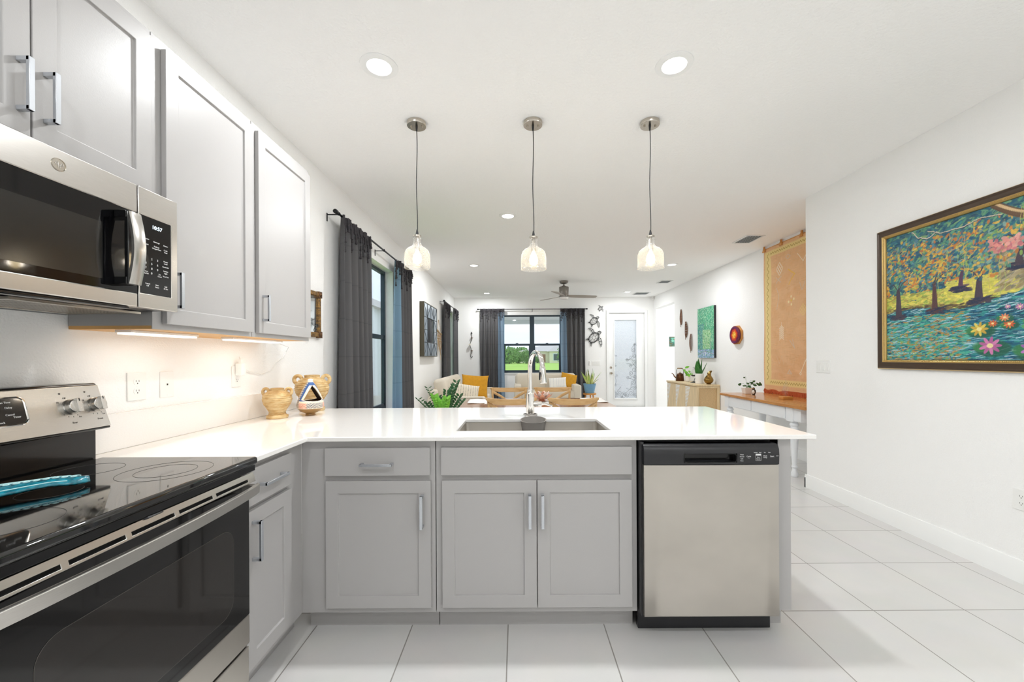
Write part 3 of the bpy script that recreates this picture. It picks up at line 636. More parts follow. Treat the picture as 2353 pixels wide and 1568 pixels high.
# dishwasher
t = thing('dishwasher', (.85, 2.1, 0), 'stainless dishwasher with black control strip at the peninsula end', 'dishwasher'); FD = FY(1.778)
obj('tub', M().box(.550, 1.184, 1.842, 2.43, .11, .8905), 'dark_void', t, smooth=0)
m = M()
m.box(.548, .562, .11, .885, -.06, -.02, F=FD); m.box(.56, 1.145, .868, .876, -.06, -.03, F=FD); m.box(1.150, 1.184, .84, .889, -.10, -.064, F=FD); obj('mounting_frame', m, 'black_plastic', t)
m = M(); R = []
for i in range(17):
    a = i / 16; u = .557 + .592 * a; R.append([FD(u, .116, -.05), FD(u, .118, -.003), FD(u, .124, .0 + .004 * math.sin(PI * a)), FD(u, .786, .004 * math.sin(PI * a)), FD(u, .787, -.05)])
m.rings(R); d = obj('door', m, 'steel_flat', t, smooth=30)
P = [(-.055, .789), (.003, .789), (.005, .83), (.003, .855), (-.004, .870), (-.016, .876), (-.055, .876)]
m = M(); m.rings([[FD(u, z, n_) for n_, z in P] for u in (.557, .73)]); m.rings([[FD(u, z, n_) for n_, z in P] for u in (.965, 1.149)])
P1 = [(-.055, .838), (.0052, .838), (.003, .855), (-.004, .870), (-.016, .876), (-.055, .876)]; m.rings([[FD(u, z, n_) for n_, z in P1] for u in (.73, .965)])
P2 = [(-.055, .789), (.003, .789), (.0035, .797), (-.055, .797)]; m.rings([[FD(u, z, n_) for n_, z in P2] for u in (.73, .965)])
cp = obj('control_strip', m, 'black_plastic', t, smooth=40)
obj('handle_pocket', M().box(.73, .965, .797, .838, -.055, -.03, F=FD), 'black_enamel', cp)
obj('pocket_rim', M().tube([FD(u, w_, .0045) for u, w_ in rrect(.733, .962, .799, .836, .012)], .0022, 6, loop=True), 'black_enamel', cp)
m = M(); g = lambda s_, u, w_, z=.0085: m.text(s_, z, lambda a, b, c: FD(u + a, w_ + b, c + .0052))
for k, s_ in enumerate(('Heavy', 'Normal', 'Light', 'Rinse')): g(s_, .985, .832 - .009 * k, .006)
g('Cycle', 1.015, .824); g('- - -', 1.015, .816, .006); g('Dry', 1.057, .820, .007); g('Boost', 1.057, .813, .007); g('Wash', 1.087, .826, .007); g('Temp', 1.087, .819, .007); g('Start', 1.117, .824, .009); g('Lock', 1.14, .826, .005)
for k, s_ in enumerate(('Sanitized', 'Wash', 'Dry', 'Clean')): g(s_, 1.045 + .02 * k, .841, .0045)
m.tube([FD(u, w_, .0052) for u, w_ in rrect(1.045, 1.069, .806, .835, .001, 2)], .0004, 4, loop=True); m.box(1.046, 1.068, .828, .835, .005, .0055, F=FD)
obj('control_lettering', m, 'label_white', cp)
obj('kick_plate', M().box(.557, 1.173, .0, .107, -.135, -.102, F=FD), 'black_plastic', t, bevel=.004)
# faucet
t = thing('kitchen_faucet', (.08, 2.42, .912), 'polished chrome gooseneck pull down faucet behind the sink', 'faucet'); fx, fy = .08, 2.42
m = M(); m.lathe([(.031, .912), (.031, .918), (.026, .922), (.0245, 1.03), (.0245, 1.045), (.019, 1.05), (.0165, 1.055), (.0165, 1.075)], c=(fx, fy, 0), n=32); obj('base', m, 'chrome', t)
dv = Vector((.062, -.19, 0)); r = dv.length / 2; dn = dv.normalized(); P = [Vector((fx, fy, 1.06)), Vector((fx, fy, 1.12)), Vector((fx, fy, 1.17))]
zc = 1.205
for i in range(17): a = PI * i / 16 * .98; P.append(Vector((fx, fy, zc)) + dn * (r - r * math.cos(a)) + Vector((0, 0, (r * .87) * math.sin(a))))
obj('gooseneck', M().tube(P, .0135, 20), 'chrome', t, smooth=60)
e = P[-1]; dd = (P[-1] - P[-2]).normalized(); m = M(); m.tube([e, e + dd * .004, e + dd * .02, e + dd * .085, e + dd * .090, e + dd * .092], [.0145, .0165, .0175, .020, .0195, .012], 24); h = obj('spray_head', m, 'chrome', t, smooth=40)
sdv = Vector((-1, -.1, 0)); obj('spray_button', M().rbox((e + dd * .05 + Vector((-.018, -.006, 0)))[:], (.005, .007, .022), .004, 12), 'black_rubber', h)
m = M(); m.cyl((fx + .01, fy, .985), (fx + .068, fy - .01, .985), .0165, .0155, 24); m.cyl((fx + .060, fy - .01, .985), (fx + .066, fy - .01, .985), .017, .017, 24)
m.tube([(fx + .064, fy - .01, .985), (fx + .085, fy - .015, .988), (fx + .128, fy - .03, .976)], [.009, .007, .0055], 10); obj('side_lever', m, 'chrome', t)
# caddy hanging from the faucet
t = thing('sponge_caddy', (.08, 2.3, .83), 'grey silicone sponge caddy strapped to the faucet over the sink edge', 'caddy')
cx, cy = .092, 2.262; m = M(); R = []
for z, s_ in ((.845, .80), (.85, .86), (.88, .93), (.912, 1.0), (.916, 1.03), (.916, .95), (.908, .93), (.87, .86), (.853, .78)):
    R.append([(cx + .072 * s_ * math.copysign(abs(math.cos(a)) ** .8, math.cos(a)), cy + .032 * s_ * math.sin(a), z + .014 * math.sin(a)) for a in [2 * PI * j / 40 for j in range(40)]])
m.rings(R); obj('cup', m, 'silicone', t)
m = M().sheet(lambda a, b: (.09 + (a - .5) * (.075 - .045 * math.sin(PI * min(1, b * 1.15)) if b < .85 else .055), 2.297 + .105 * b, .922 + (.004 if b > .2 else 0) - .003 * b), 12, 14); obj('strap', m, 'silicone', t, solid=.004)
obj('neck_loop', M().tube([(fx + .039 * math.cos(a), fy - .006 + .038 * math.sin(a), .925) for a in [2 * PI * j / 32 for j in range(32)]], .0035, 8, loop=True), 'silicone', t)
# vases
def coil_vase(c, s, label, rz):
    t = thing('clay_vase', c, label, 'vase', 'coiled clay vases')
    prof = [(.052, 0), (.055, .004), (.055, .016), (.046, .020)]
    body = [(.042, .024), (.039, .034), (.050, .055), (.066, .080), (.073, .105), (.070, .128), (.055, .146), (.036, .155)]
    for i in range(121):
        q = i / 120 * (len(body) - 1); k = min(int(q), len(body) - 2); f = q - k; r_ = body[k][0] * (1 - f) + body[k + 1][0] * f; z = body[k][1] * (1 - f) + body[k + 1][1] * f
        prof.append((r_ + .0026 * (abs(math.sin(i * PI / 7.5)) ** .5), z))
    prof += [(.033, .158), (.034, .163), (.035, .168), (.029, .170), (.026, .166), (.028, .15), (.045, .13), (.001, .12)]
    o = obj('body', M().lathe([(a * s, b * s) for a, b in prof], c=c, n=48), 'clay', t, smooth=70)
    for sg in (-1, 1):
        m = M(); ce = Vector((c[0] + sg * .061 * s * math.cos(rz), c[1] + sg * .061 * s * math.sin(rz), c[2] + .148 * s))
        ux = Vector((math.cos(rz), math.sin(rz), 0)); m.tube([ce + ux * .0165 * s * math.cos(a) + Vector((0, 0, .0185 * s * math.sin(a))) for a in [2 * PI * j / 24 for j in range(24)]], .0085 * s, 10, loop=True); obj('handle', m, 'clay', t, smooth=70)
    return t
coil_vase((-1.42, 2.40, .912), 1.05, 'smaller coiled clay vase standing against the backsplash', .1)
coil_vase((-1.385, 2.74, .912), 1.42, 'larger coiled clay vase behind the painted openwork pot', .25)
c = (-1.285, 2.52, .912); t = thing('painted_pot', c, 'small painted pot with triangular see-through top on the counter', 'pot')
m = M(); m.lathe([(.027, 0), (.029, .002), (.026, .011), (.029, .013), (.048, .022), (.064, .034), (.0725, .0445)], c=c, n=56, caps=True); obj('foot_bowl', m, 'clay_brown', t, smooth=60)
NA, NB = 220, 30; cols = []; prof = []
for i in range(NB): s_ = i / (NB - 1); prof.append((.073 + .004 * math.sin(PI * s_), .0445 + .040 * s_))
m = M(); m.rings([[(c[0] + r_ * math.cos(2 * PI * j / NA), c[1] + r_ * math.sin(2 * PI * j / NA), c[2] + z) for j in range(NA)] for r_, z in prof], caps=False)
for i in range(NB):
    for j in range(NA):
        s_ = i / (NB - 1); a = j / NA * 9; fr = a % 1; col = lin('#f3e7d2')
        if .1 < s_ < .88:
            q = ((abs(fr * 2 - 1)) * 1.6 + (s_ if int(a) % 2 else 1 - s_) * 1.3) * 2.1
            if (q % 1) > .48: col = lin('#d2583e') if int(a) % 3 == 0 else lin('#2f3f60')
        cols.append(col)
obj('pattern_band', m, 'painted_clay', t, colors=np.array(cols), smooth=80)
NA, NZ = 240, 80; a0 = math.radians(-42); m = M(); cols = []
def topr(s_): return .0745 * (1 - s_) ** 1.0 * (1 + .25 * s_) + .013 * s_
def hole(j, i):
    s_ = i / NZ; an = (2 * PI * j / NA - a0 + PI) % PI; an = min(an, PI - an); z0_, z1_ = .05, .80
    if not z0_ < s_ < z1_: return -1
    q = (s_ - z0_) / (z1_ - z0_); rnd = min(1, q / .10) ** .5; return (math.radians(60) * (1 - q) ** .55 * (.35 + .65 * 1) * rnd * (1 if q < .75 else ((1 - q) / .25) ** .3)) - an
for i in range(NZ + 1):
    s_ = i / NZ; r_ = topr(s_); z = .0845 + .128 * s_
    for j in range(NA):
        m.v.append((c[0] + r_ * math.cos(2 * PI * j / NA), c[1] + r_ * math.sin(2 * PI * j / NA), c[2] + z)); h_ = hole(j, i); an = ((2 * PI * j / NA - a0) % PI) - PI / 2
        wj = an * r_ / .0075; lv = (s_ * 11) ; col = lin('#3c62a0')
        if h_ > -.20 / (1.15 - s_): col = lin('#f3e7d2')
        elif abs(an * r_) < .013:
            u_ = an * r_ / .013; f_ = lv % 1; col = lin('#f3e7d2')
            if (abs(f_ - .5) > .36 and u_ > -.7) or (abs(u_ - .75) < .2 and f_ < .6) or (abs(f_ - .5) < .13 and u_ < .5 and u_ > -.3): col = lin('#2f3f60')
        elif s_ < .06: col = lin('#f3e7d2')
        cols.append(col)
m.f = [(i * NA + j, i * NA + (j + 1) % NA, (i + 1) * NA + (j + 1) % NA, (i + 1) * NA + j) for i in range(NZ) for j in range(NA) if hole(j + .5, i + .5) <= 0]
o = obj('openwork_top', m, 'painted_clay', t, colors=np.array(cols), smooth=60, solid=.006); o.data.materials.append(MATS['clay_inside']); md = o.modifiers['Solidify']; md.offset = -1; md.material_offset = 1
obj('finial', M().lathe([(.0135, .211), (.016, .216), (.014, .222), (.004, .226), (.001, .2265)], c=c, n=24), 'white_ceramic', t)
# outlets and switches
def plate(name, F, u, w_, gang, kind, label, cat, group=None, wd=None):
    wd = wd or (.07 + .046 * (gang - 1)); c = F(u, w_, 0); t = thing(name, c, label, cat, group)
    pl = obj('cover_plate', M().box(u - wd / 2, u + wd / 2, w_ - .0575, w_ + .0575, .0005, .006, F=F), 'white_plastic', t, bevel=.002)
    for g_ in range(gang):
        q = u + (g_ - (gang - 1) / 2) * .046
        if kind == 'outlet':
            for s_ in (-.0195, .0195):
                k = obj('socket', M().prism([(q + .0165 * math.cos(a) , w_ + s_ + max(-.0125, min(.0125, .0165 * math.sin(a)))) for a in [2 * PI * j / 28 for j in range(28)]], F, (.005, .0075)), 'white_plastic', t)
                m = M(); m.box(q - .0075, q - .0055, w_ + s_ - .001, w_ + s_ + .007, .0076, .0079, F=F); m.box(q + .0055, q + .0075, w_ + s_ - .001, w_ + s_ + .006, .0076, .0079, F=F); m.lathe([(.0025, .0076), (.0024, .0079)], n=8, F=lambda a, b, c_, q=q, s_=s_: F(q + a, w_ + s_ - .007 + b, c_)); obj('slot', m, 'slot_dark', k)
        elif kind == 'phone':
            obj('jack', M().box(q - .0035, q + .0035, w_ - .004, w_ + .004, .0061, .0068, F=F), 'slot_dark', t)
        else:
            obj('rocker', M().add([F(q - .0165, w_ - .033, .006), F(q + .0165, w_ - .033, .006), F(q + .0165, w_ + .033, .006), F(q - .0165, w_ + .033, .006), F(q - .0165, w_ - .033, .009), F(q + .0165, w_ - .033, .009), F(q + .0165, w_ + .033, .0125), F(q - .0165, w_ + .033, .0125)], [(0, 1, 2, 3), (4, 5, 6, 7), (0, 1, 5, 4), (1, 2, 6, 5), (2, 3, 7, 6), (3, 0, 4, 7)]), 'white_plastic', t)
    for s_ in ((-.047, .047) if kind != 'outlet' else (0,)): obj('screw', M().lathe([(.003, .0062), (.002, .007)], n=10, F=lambda a, b, c_, s_=s_: F(u + a, w_ + s_ + b, c_)), 'white_plastic', t)
    return t
FL = FX(XL)
plate('wall_outlet', FL, 1.668, 1.152, 1, 'outlet', 'white duplex wall outlet nearest the range', 'outlet', wd=.082)
plate('phone_jack_plate', FL, 1.812, 1.151, 1, 'phone', 'white wall plate with one small dark jack hole', 'wall plate')
plate('wall_outlet', FL, 2.262, 1.165, 1, 'outlet', 'white wall outlet with a plug-in adapter, behind the smaller vase', 'outlet')
t = thing('power_adapter', (XL + .03, 2.262, 1.18), 'white plug-in power adapter in the outlet under the last cabinet', 'adapter')
obj('adapter_body', M().rbox((XL + .028, 2.262, 1.205), (.019, .02, .034), .006), 'white_plastic', t); obj('usb_plug', M().box(XL + .02, XL + .034, 2.255, 2.269, 1.239, 1.262), 'white_plastic', t, bevel=.002)
obj('cord', M().tube([Vector(p) for p in [(XL + .027, 2.262, 1.262), (XL + .02, 2.262, 1.275), (XL + .012, 2.30, 1.215), (XL + .01, 2.36, 1.192), (XL + .01, 2.42, 1.182), (XL + .01, 2.47, 1.168), (XL + .01, 2.53, 1.182), (XL + .01, 2.58, 1.19), (XL + .012, 2.63, 1.235), (XL + .012, 2.70, 1.27), (XL + .012, 2.735, 1.31), (XL + .05, 2.70, 1.34), (XL + .09, 2.50, 1.362), (-1.42, 2.40, 1.355)]], .0022, 6), 'white_plastic', t)
FN = FR(XN)
plate('wall_switch', FN, -3.68, 1.167, 3, 'switch', 'three gang rocker switch plate left of the large painting', 'switch')
plate('wall_outlet', FN, -2.235, .46, 1, 'outlet', 'white wall outlet low on the right wall under the painting', 'outlet', wd=.082)
FBk = FY(YB)
plate('wall_switch', FBk, 2.0, 1.117, 4, 'switch', 'four gang rocker switch plate beside the glass door', 'switch')
tag(obj('thermostat', M().box(1.825, 1.86, 1.06, 1.17, .001, .02, F=FBk), 'white_plastic', bevel=.004), 'small narrow white control on the back wall beside the switches', 'wall control')
# ceiling fixtures
def can(x, y, label):
    t = thing('recessed_light', (x, y, CEIL - .004), label, 'light', 'round recessed ceiling lights')
    obj('trim_ring', M().lathe([(.095, CEIL - .0005), (.094, CEIL - .004), (.062, CEIL - .0075), (.060, CEIL - .0005)], c=(x, y, 0), n=48, caps=False), 'trim_paint', t, smooth=60)
    obj('diffuser', M().lathe([(.0605, CEIL - .003), (.0605, CEIL - .0045), (.0005, CEIL - .0046)], c=(x, y, 0), n=40), 'lamp_diffuser', t); return t
cl = ['round recessed ceiling light, the left one before the pendants', 'round recessed ceiling light, the right one before the pendants', 'round recessed ceiling light between the left and middle pendants', 'recessed light over the living room just right of the left pendant', 'recessed light just right of the right pendant shade', 'recessed light in the far left corner near the back wall', 'recessed light right of the ceiling fan near the back wall']
for (x, y), lb in zip(CANS_AND_FILL, cl): can(x, y, lb)
def vent(x0, x1, y0, y1, label, name='ceiling_vent', slats=6, along='y'):
    t = thing(name, ((x0 + x1) / 2, (y0 + y1) / 2, CEIL), label, 'vent', 'ceiling air vents')
    b = .022; obj('frame', M().slab([x0, x0 + b, x1 - b, x1], [y0, y0 + b, y1 - b, y1], CEIL - .009, CEIL - .0005, lambda x, y: not (x0 + b < x < x1 - b and y0 + b < y < y1 - b)), 'vent_paint', t, bevel=.002)
    obj('duct_backing', M().box(x0 + b, x1 - b, y0 + b, y1 - b, CEIL - .002, CEIL - .0006), 'vent_dark', t)
    m = M(); 
    for k in range(slats):
        x = x0 + b + (x1 - x0 - 2 * b) * (k + .3) / slats; m.hexa([(x, y0 + b, CEIL - .011), (x + .003, y0 + b, CEIL - .011), (x + .003, y1 - b, CEIL - .011), (x, y1 - b, CEIL - .011)], [(x + .010, y0 + b, CEIL - .003), (x + .013, y0 + b, CEIL - .003), (x + .013, y1 - b, CEIL - .003), (x + .010, y1 - b, CEIL - .003)])
    obj('louver', m, 'vent_paint', t)
vent(2.88, 3.12, 5.05, 5.40, 'white louvered ceiling vent near the hanging tapestry'); vent(2.87, 3.11, 8.0, 8.3, 'small white ceiling vent, midway to the back wall'); vent(2.80, 3.15, 9.45, 9.8, 'wide flat ceiling return vent before the glass door', name='return_vent', slats=12)
def pendant(x, y, ztop, label):
    t = thing('pendant_light', (x, y, CEIL), label, 'pendant light', 'seeded glass pendant lights over the peninsula'); z = ztop
    can_ = obj('canopy', M().lathe([(.061, CEIL - .0005), (.061, CEIL - .022), (.059, CEIL - .025), (.0005, CEIL - .0252)], c=(x, y, 0), n=48), 'nickel', t)
    for s_ in (-1, 1): obj('canopy_nut', M().lathe([(.006, CEIL - .025), (.006, CEIL - .032), (.002, CEIL - .034)], c=(x + s_ * .035, y, 0), n=12), 'nickel', can_)
    m = M(); m.tube([(x + .003 * math.sin(i * .7), y, CEIL - .025 - (CEIL - .025 - z - .03) * i / 12) for i in range(13)], .0028, 8); m.lathe([(.004, z + .036), (.010, z + .004), (.010, z)], c=(x, y, 0), n=16); m.lathe([(.008, CEIL - .025), (.005, CEIL - .055)], c=(x, y, 0), n=12); obj('cord', m, 'black_rubber', t)
    obj('cap', M().lathe([(.026, z - .012), (.026, z - .003), (.022, z), (.005, z + .001)], c=(x, y, 0), n=32), 'nickel', t)
    prof = [(.024, -.012), (.024, -.02), (.027, -.026), (.024, -.032), (.023, -.045), (.026, -.06), (.035, -.074), (.056, -.085), (.072, -.100), (.080, -.122), (.082, -.16), (.081, -.20), (.083, -.212)]
    m = M().lathe([(a, z + b) for a, b in prof], c=(x, y, 0), n=48, caps=False); obj('glass_shade', m, 'seeded_glass', t, smooth=60)
    obj('shade_rim', M().ring((x, y, z - .212), .083, .0018, 48), 'clear_glass', t)
    obj('socket', M().lathe([(.010, z - .012), (.012, z - .05), (.017, z - .075), (.017, z - .098), (.006, z - .1)], c=(x, y, 0), n=20), 'nickel', t)
    obj('bulb', M().lathe([(.010, z - .099), (.013, z - .112), (.024, z - .135), (.028, z - .155), (.023, z - .175), (.010, z - .186), (.001, z - .188)], c=(x, y, 0), n=24), 'bulb_glow', t, smooth=60)
    lamp('POINT', (x, y, z - .155), 5.5, (1, .93, .84), .03); return t
pendant(-.636, 2.606, 2.055, 'leftmost of the three glass pendant lights'); pendant(.113, 2.606, 2.043, 'middle one of the three glass pendant lights'); pendant(.868, 2.612, 2.046, 'rightmost of the three glass pendant lights')
# ================================================================ paintings made of brush strokes (colour per mesh point)
class Canvas:
    def __init__(s, w, h, W, H, base): s.w, s.h, s.W, s.H = w, h, W, H; s.a = np.zeros((h, w, 3), np.float32); s.a[:] = lin(base); s.yy, s.xx = np.mgrid[0:h, 0:w]
    def stroke(s, x, y, L, B, ang, col, op=.85):
        px, py = x / s.W * s.w, y / s.H * s.h; k = s.w / s.W; L, B = max(L * k, .7), max(B * k, .6); e = int(max(L, B) + 2)
        x0, x1, y0, y1 = max(0, int(px) - e), min(s.w, int(px) + e + 1), max(0, int(py) - e), min(s.h, int(py) + e + 1)
        if x0 >= x1 or y0 >= y1: return
        X = s.xx[y0:y1, x0:x1] - px; Y = s.yy[y0:y1, x0:x1] - py; c, n_ = math.cos(ang), math.sin(ang); d = ((X * c + Y * n_) / L) ** 2 + ((-X * n_ + Y * c) / B) ** 2
        m_ = np.clip((1.15 - d) * 3, 0, 1)[..., None] * op; s.a[y0:y1, x0:x1] = s.a[y0:y1, x0:x1] * (1 - m_) + np.array(lin(col) if isinstance(col, str) else col, np.float32) * m_
    def scatter(s, n_, x0, x1, y0, y1, L, B, ang, da, cols, op=.85, ok=None):
        for _ in range(n_):
            x, y = random.uniform(x0, x1), random.uniform(y0, y1)
            if ok and not ok(x, y): continue
            c = np.array(lin(random.choice(cols))) * random.uniform(.85, 1.15); s.stroke(x, y, L * random.uniform(.6, 1.4), B * random.uniform(.6, 1.4), ang + random.uniform(-da, da), c, op)
    def line(s, pts, B, col, op=.9):
        for (a, b), (c, d) in zip(pts, pts[1:]):
            n_ = max(2, int(math.hypot(c - a, d - b) / (B * .8)))
            for i in range(n_): t = i / n_; s.stroke(a + (c - a) * t, b + (d - b) * t, B, B, 0, col, op)
    def mesh(s, F, u0, w0, n_=0, relief=0, fn=None):
        m = M(); xs = np.arange(s.w) / (s.w - 1) * s.W; ys = np.arange(s.h) / (s.h - 1) * s.H
        m.v = [tuple(F(u0 + float(x), w0 + float(y), n_ + (fn(float(x), float(y)) if fn else 0))) for y in ys for x in xs]
        W = s.w; m.f = [(j * W + i, j * W + i + 1, (j + 1) * W + i + 1, (j + 1) * W + i) for j in range(s.h - 1) for i in range(W - 1)]; return m, s.a.reshape(-1, 3)
# big pond painting
PW, PH = 1.26, .90; ox, oy = .066, .068
cv = Canvas(560, 400, PW, PH, '#3f6f78'); P_ = lambda a, b: (a - ox, b - oy)
bank = lambda x: .345 + .02 * math.sin(x * 9) + max(0, x - .45) * .10
cv.scatter(3900, 0, PW, .30, PH, 0.0172, 0.0062, .4, .8, ['#2f6f86', '#26607c', '#3d8a8f', '#56977a', '#2b4c66', '#6aa37f', '#1f5570', '#83ac77'])
cv.scatter(2250, 0, .75, .42, .80, 0.0133, 0.0062, .5, .8, ['#d9a33a', '#e0b84c', '#cf7f34', '#2d6e82', '#8fae5c', '#2c5f7a', '#c9702f', '#d7c25a', '#33798a'], ok=lambda x, y: math.sin(x * 21) * math.cos(y * 17 + x * 5) > -.25)
cv.scatter(750, .5, PW, .5, .75, 0.0133, 0.0062, .4, .7, ['#e0b84c', '#6aa06a', '#3c8492', '#a5b765', '#2c5f7a'])
cv.scatter(1350, 0, .72, .33, .46, 0.0172, 0.0055, .1, .35, ['#d6cb55', '#b7c15a', '#8fae50', '#e0d468', '#a08f4a'])
cv.scatter(600, .42, .8, .38, .5, 0.0156, 0.0062, 0, .5, ['#e3d85c', '#c7c455', '#d2c96a'])
cv.scatter(750, .7, PW, .40, .62, 0.0234, 0.0062, .5, .25, ['#a99a78', '#8b8066', '#b7a98a', '#7a7a6a', '#97865f'])
cv.scatter(675, 0, PW, .30, .37, 0.0195, 0.0047, .08, .3, ['#5d4a34', '#7c6442', '#3f3a3a', '#8a7a4c'], ok=lambda x, y: abs(y - bank(x)) < .022)
wat = lambda x, y: y < bank(x) - .012
cv.scatter(6300, 0, PW, 0, .45, 0.0234, 0.0043, .05, .3, ['#1f7480', '#19607a', '#2a8c8c', '#144a66', '#3fa096', '#1b5f86', '#123c58'], ok=wat)
cv.scatter(1050, 0, .55, 0, .3, 0.0187, 0.0039, .1, .4, ['#3aa48f', '#5fb79c', '#2a8c8c', '#b08a3a'], ok=wat)
cv.scatter(630, 0, PW, 0, .42, 0.0273, 0.0019, .08, .25, ['#a9d6e4', '#7cc0d6', '#c9e6ee'], ok=wat, op=.7)
cv.scatter(135, .0, .5, 0, .2, 0.0094, 0.0047, .3, .8, ['#c08a3a', '#8fb34c'], op=.7)
def tree(b, t_, lean, wd, col='#4a3f4c'):
    (x0, y0), (x1, y1) = P_(*b), P_(*t_); 
    for i in range(60):
        s_ = i / 59; cv.stroke(x0 + (x1 - x0) * s_ + lean * s_ * s_, y0 + (y1 - y0) * s_, wd * (1.4 - .6 * s_), .012, 0, col); cv.stroke(x0 + (x1 - x0) * s_ + lean * s_ * s_ + wd * .4, y0 + (y1 - y0) * s_, wd * random.uniform(.1, .3), .007, 0, random.choice(['#8f9bb0', '#6f6f8c', '#5a4a52']), .45)
    for d in (-1, 1, .3): cv.line([(x1 + lean, y1), (x1 + lean + d * .03, y1 + .05), (x1 + lean + d * .07, y1 + .075)], .0035, col)
    cv.scatter(40, x0 - .05, x0 + .05, y0 - .025, y0 + .01, .02, .006, 0, .4, [col, '#2c3450'])
tree((.16, .38), (.161, .56), -.005, .017); tree((.413, .40), (.41, .56), .0, .014, '#5a3f40'); tree((.668, .43), (.666, .55), .005, .017); tree((.568, .52), (.57, .63), .01, .010, '#5a3f5a'); tree((.862, .60), (.872, .70), .01, .014); tree((1.08, .56), (1.09, .72), .02, .018)
cv.scatter(1100, 0, PW, .48, .84, .013, .007, .6, 1.2, ['#5c8fa6', '#3f7486', '#7fa39a', '#2d6e82', '#dcae42', '#4f9080', '#c77b38', '#25597a', '#8db25f'], ok=lambda x, y: y > .52 + .05 * math.sin(x * 17))
def curve(pts, B, col):
    Q = []
    for k in range(len(pts) - 1):
        for i in range(8): t_ = i / 8; t2 = t_ * t_ * (3 - 2 * t_); Q.append((pts[k][0] + (pts[k + 1][0] - pts[k][0]) * t_, pts[k][1] + (pts[k + 1][1] - pts[k][1]) * t2 + random.uniform(-.002, .002)))
    cv.line([(a, b - B * 1.3) for a, b in Q], B, '#3a4450', .7); cv.line(Q, B, col, .8)
curve([P_(.26, .955), P_(.31, .905), P_(.37, .885), P_(.44, .915)], .0032, '#dccfb8'); curve([P_(.37, .93), P_(.46, .895), P_(.58, .895), P_(.68, .915), P_(.80, .90)], .003, '#cfc4ae')
for i in range(60):
    s_ = i / 59; x, y = P_(.75 + .5 * s_, .967 - .55 * s_ * .45 - .03 * math.sin(s_ * 6)); cv.stroke(x, y, .022 + .012 * s_, .02 + .012 * s_, 0, '#6f5540'); cv.stroke(x - .004, y + .012, .014, .008, -.5, '#e9c998', .8); cv.stroke(x, y - .016, .016, .007, -.4, '#33303a', .8)
for _ in range(24):
    x, y = random.uniform(.25, 1.2), random.uniform(.55, .88); cv.line([(x + .004 * math.sin(k), y - k * .016) for k in range(random.randint(4, 16))], .0018, random.choice(['#a9bd66', '#c9c46a', '#6f8f5a', '#c9b070']), .5)
cv.scatter(70, .66, .82, .62, .70, .012, .009, .3, .6, ['#dd8f86', '#e0a59a', '#c9707c'])
def lily(a, b, r, c1, c2, pad=True):
    x, y = P_(a, b)
    if pad: cv.stroke(x + .2 * r, y - .3 * r, r * 1.7, r * .9, 0, '#20614a', .9); cv.stroke(x - .5 * r, y - .1 * r, r * 1.2, r * .6, 0, '#3f8a4f', .7)
    for k in range(9): an = 2 * PI * k / 9; cv.stroke(x + .6 * r * math.cos(an), y + .5 * r * math.sin(an), r * .48, r * .17, an, c1 if k % 2 else c2, .95)
    cv.stroke(x, y, r * .3, r * .25, 0, '#f2e6a0')
lily(.669, .253, .045, '#e6cf5a', '#d0a83c'); lily(.724, .152, .055, '#d77fb4', '#b9609c'); lily(.738, .281, .022, '#e07a3a', '#d8562f'); lily(.817, .272, .026, '#e58a4c', '#d8562f'); lily(.795, .311, .024, '#e9764c', '#e8a070'); lily(.866, .364, .02, '#e0a0c0', '#c97fb0', False); lily(.811, .371, .014, '#e6b0c8', '#c97fb0', False)
lily(.93, .13, .06, '#c77fd0', '#a060b4'); lily(1.02, .24, .05, '#e59a4c', '#d8562f'); lily(1.15, .16, .05, '#e6cf5a', '#e0a83c'); cv.scatter(30, .84, .95, .17, .25, .03, .016, 0, .3, ['#3f8a4f', '#57a05c'])
gm = cv.a.mean(axis=2, keepdims=True); cv.a = (cv.a * .97 + gm * .03) * .92 * (1 + .18 * np.random.rand(cv.h, cv.w, 1).astype(np.float32))
x, y = P_(.115, .112)
for k in range(26): cv.stroke(x + k * .0068, y + .003 * math.sin(k * 1.9), .0025, .0016 + .001 * (k % 3), .9, '#d7e2d8', .8)
t = thing('framed_painting', (XN - .02, 2.43, 1.166), 'large framed painting of a lily pond and orange trees on the right wall', 'painting')
m, cc = cv.mesh(FR(XN), -3.10 + ox, 1.166 + oy, .012); obj('canvas', m, 'painted_canvas', t, colors=cc, smooth=0)
def frame_ring(F, u0, u1, w0, w1, prof):       # mitred moulding; prof (inset, n)
    m = M(); R = []
    for u, w_, su, sw in ((u0, w0, 1, 1), (u1, w0, -1, 1), (u1, w1, -1, -1), (u0, w1, 1, -1)): R.append([F(u + su * i_, w_ + sw * i_, n_) for i_, n_ in prof])
    return m.rings(R, loop=True)
FW = FR(XN); fu0, fu1, fw0, fw1 = -3.10, -3.10 + PW + 2 * ox, 1.166, 1.166 + PH + 2 * oy
obj('frame_moulding', frame_ring(FW, fu0, fu1, fw0, fw1, [(0, .001), (0, .020), (.006, .030), (.012, .032), (.020, .026), (.036, .026), (.048, .034), (.048, .001)]), 'frame_dark', t)
obj('gold_fillet', frame_ring(FW, fu0 + .0485, fu1 - .0485, fw0 + .0485, fw1 - .0485, [(0, .001), (0, .034), (.004, .036), (.008, .030), (.012, .028), (.018, .018), (.018, .001)]), 'frame_gold', t)
obj('gold_edge', frame_ring(FW, fu0 - .002, fu1 + .002, fw0 - .002, fw1 + .002, [(0, .001), (0, .018), (.003, .023), (.006, .0285), (.0045, .001)]), 'frame_gold', t)
m = M()
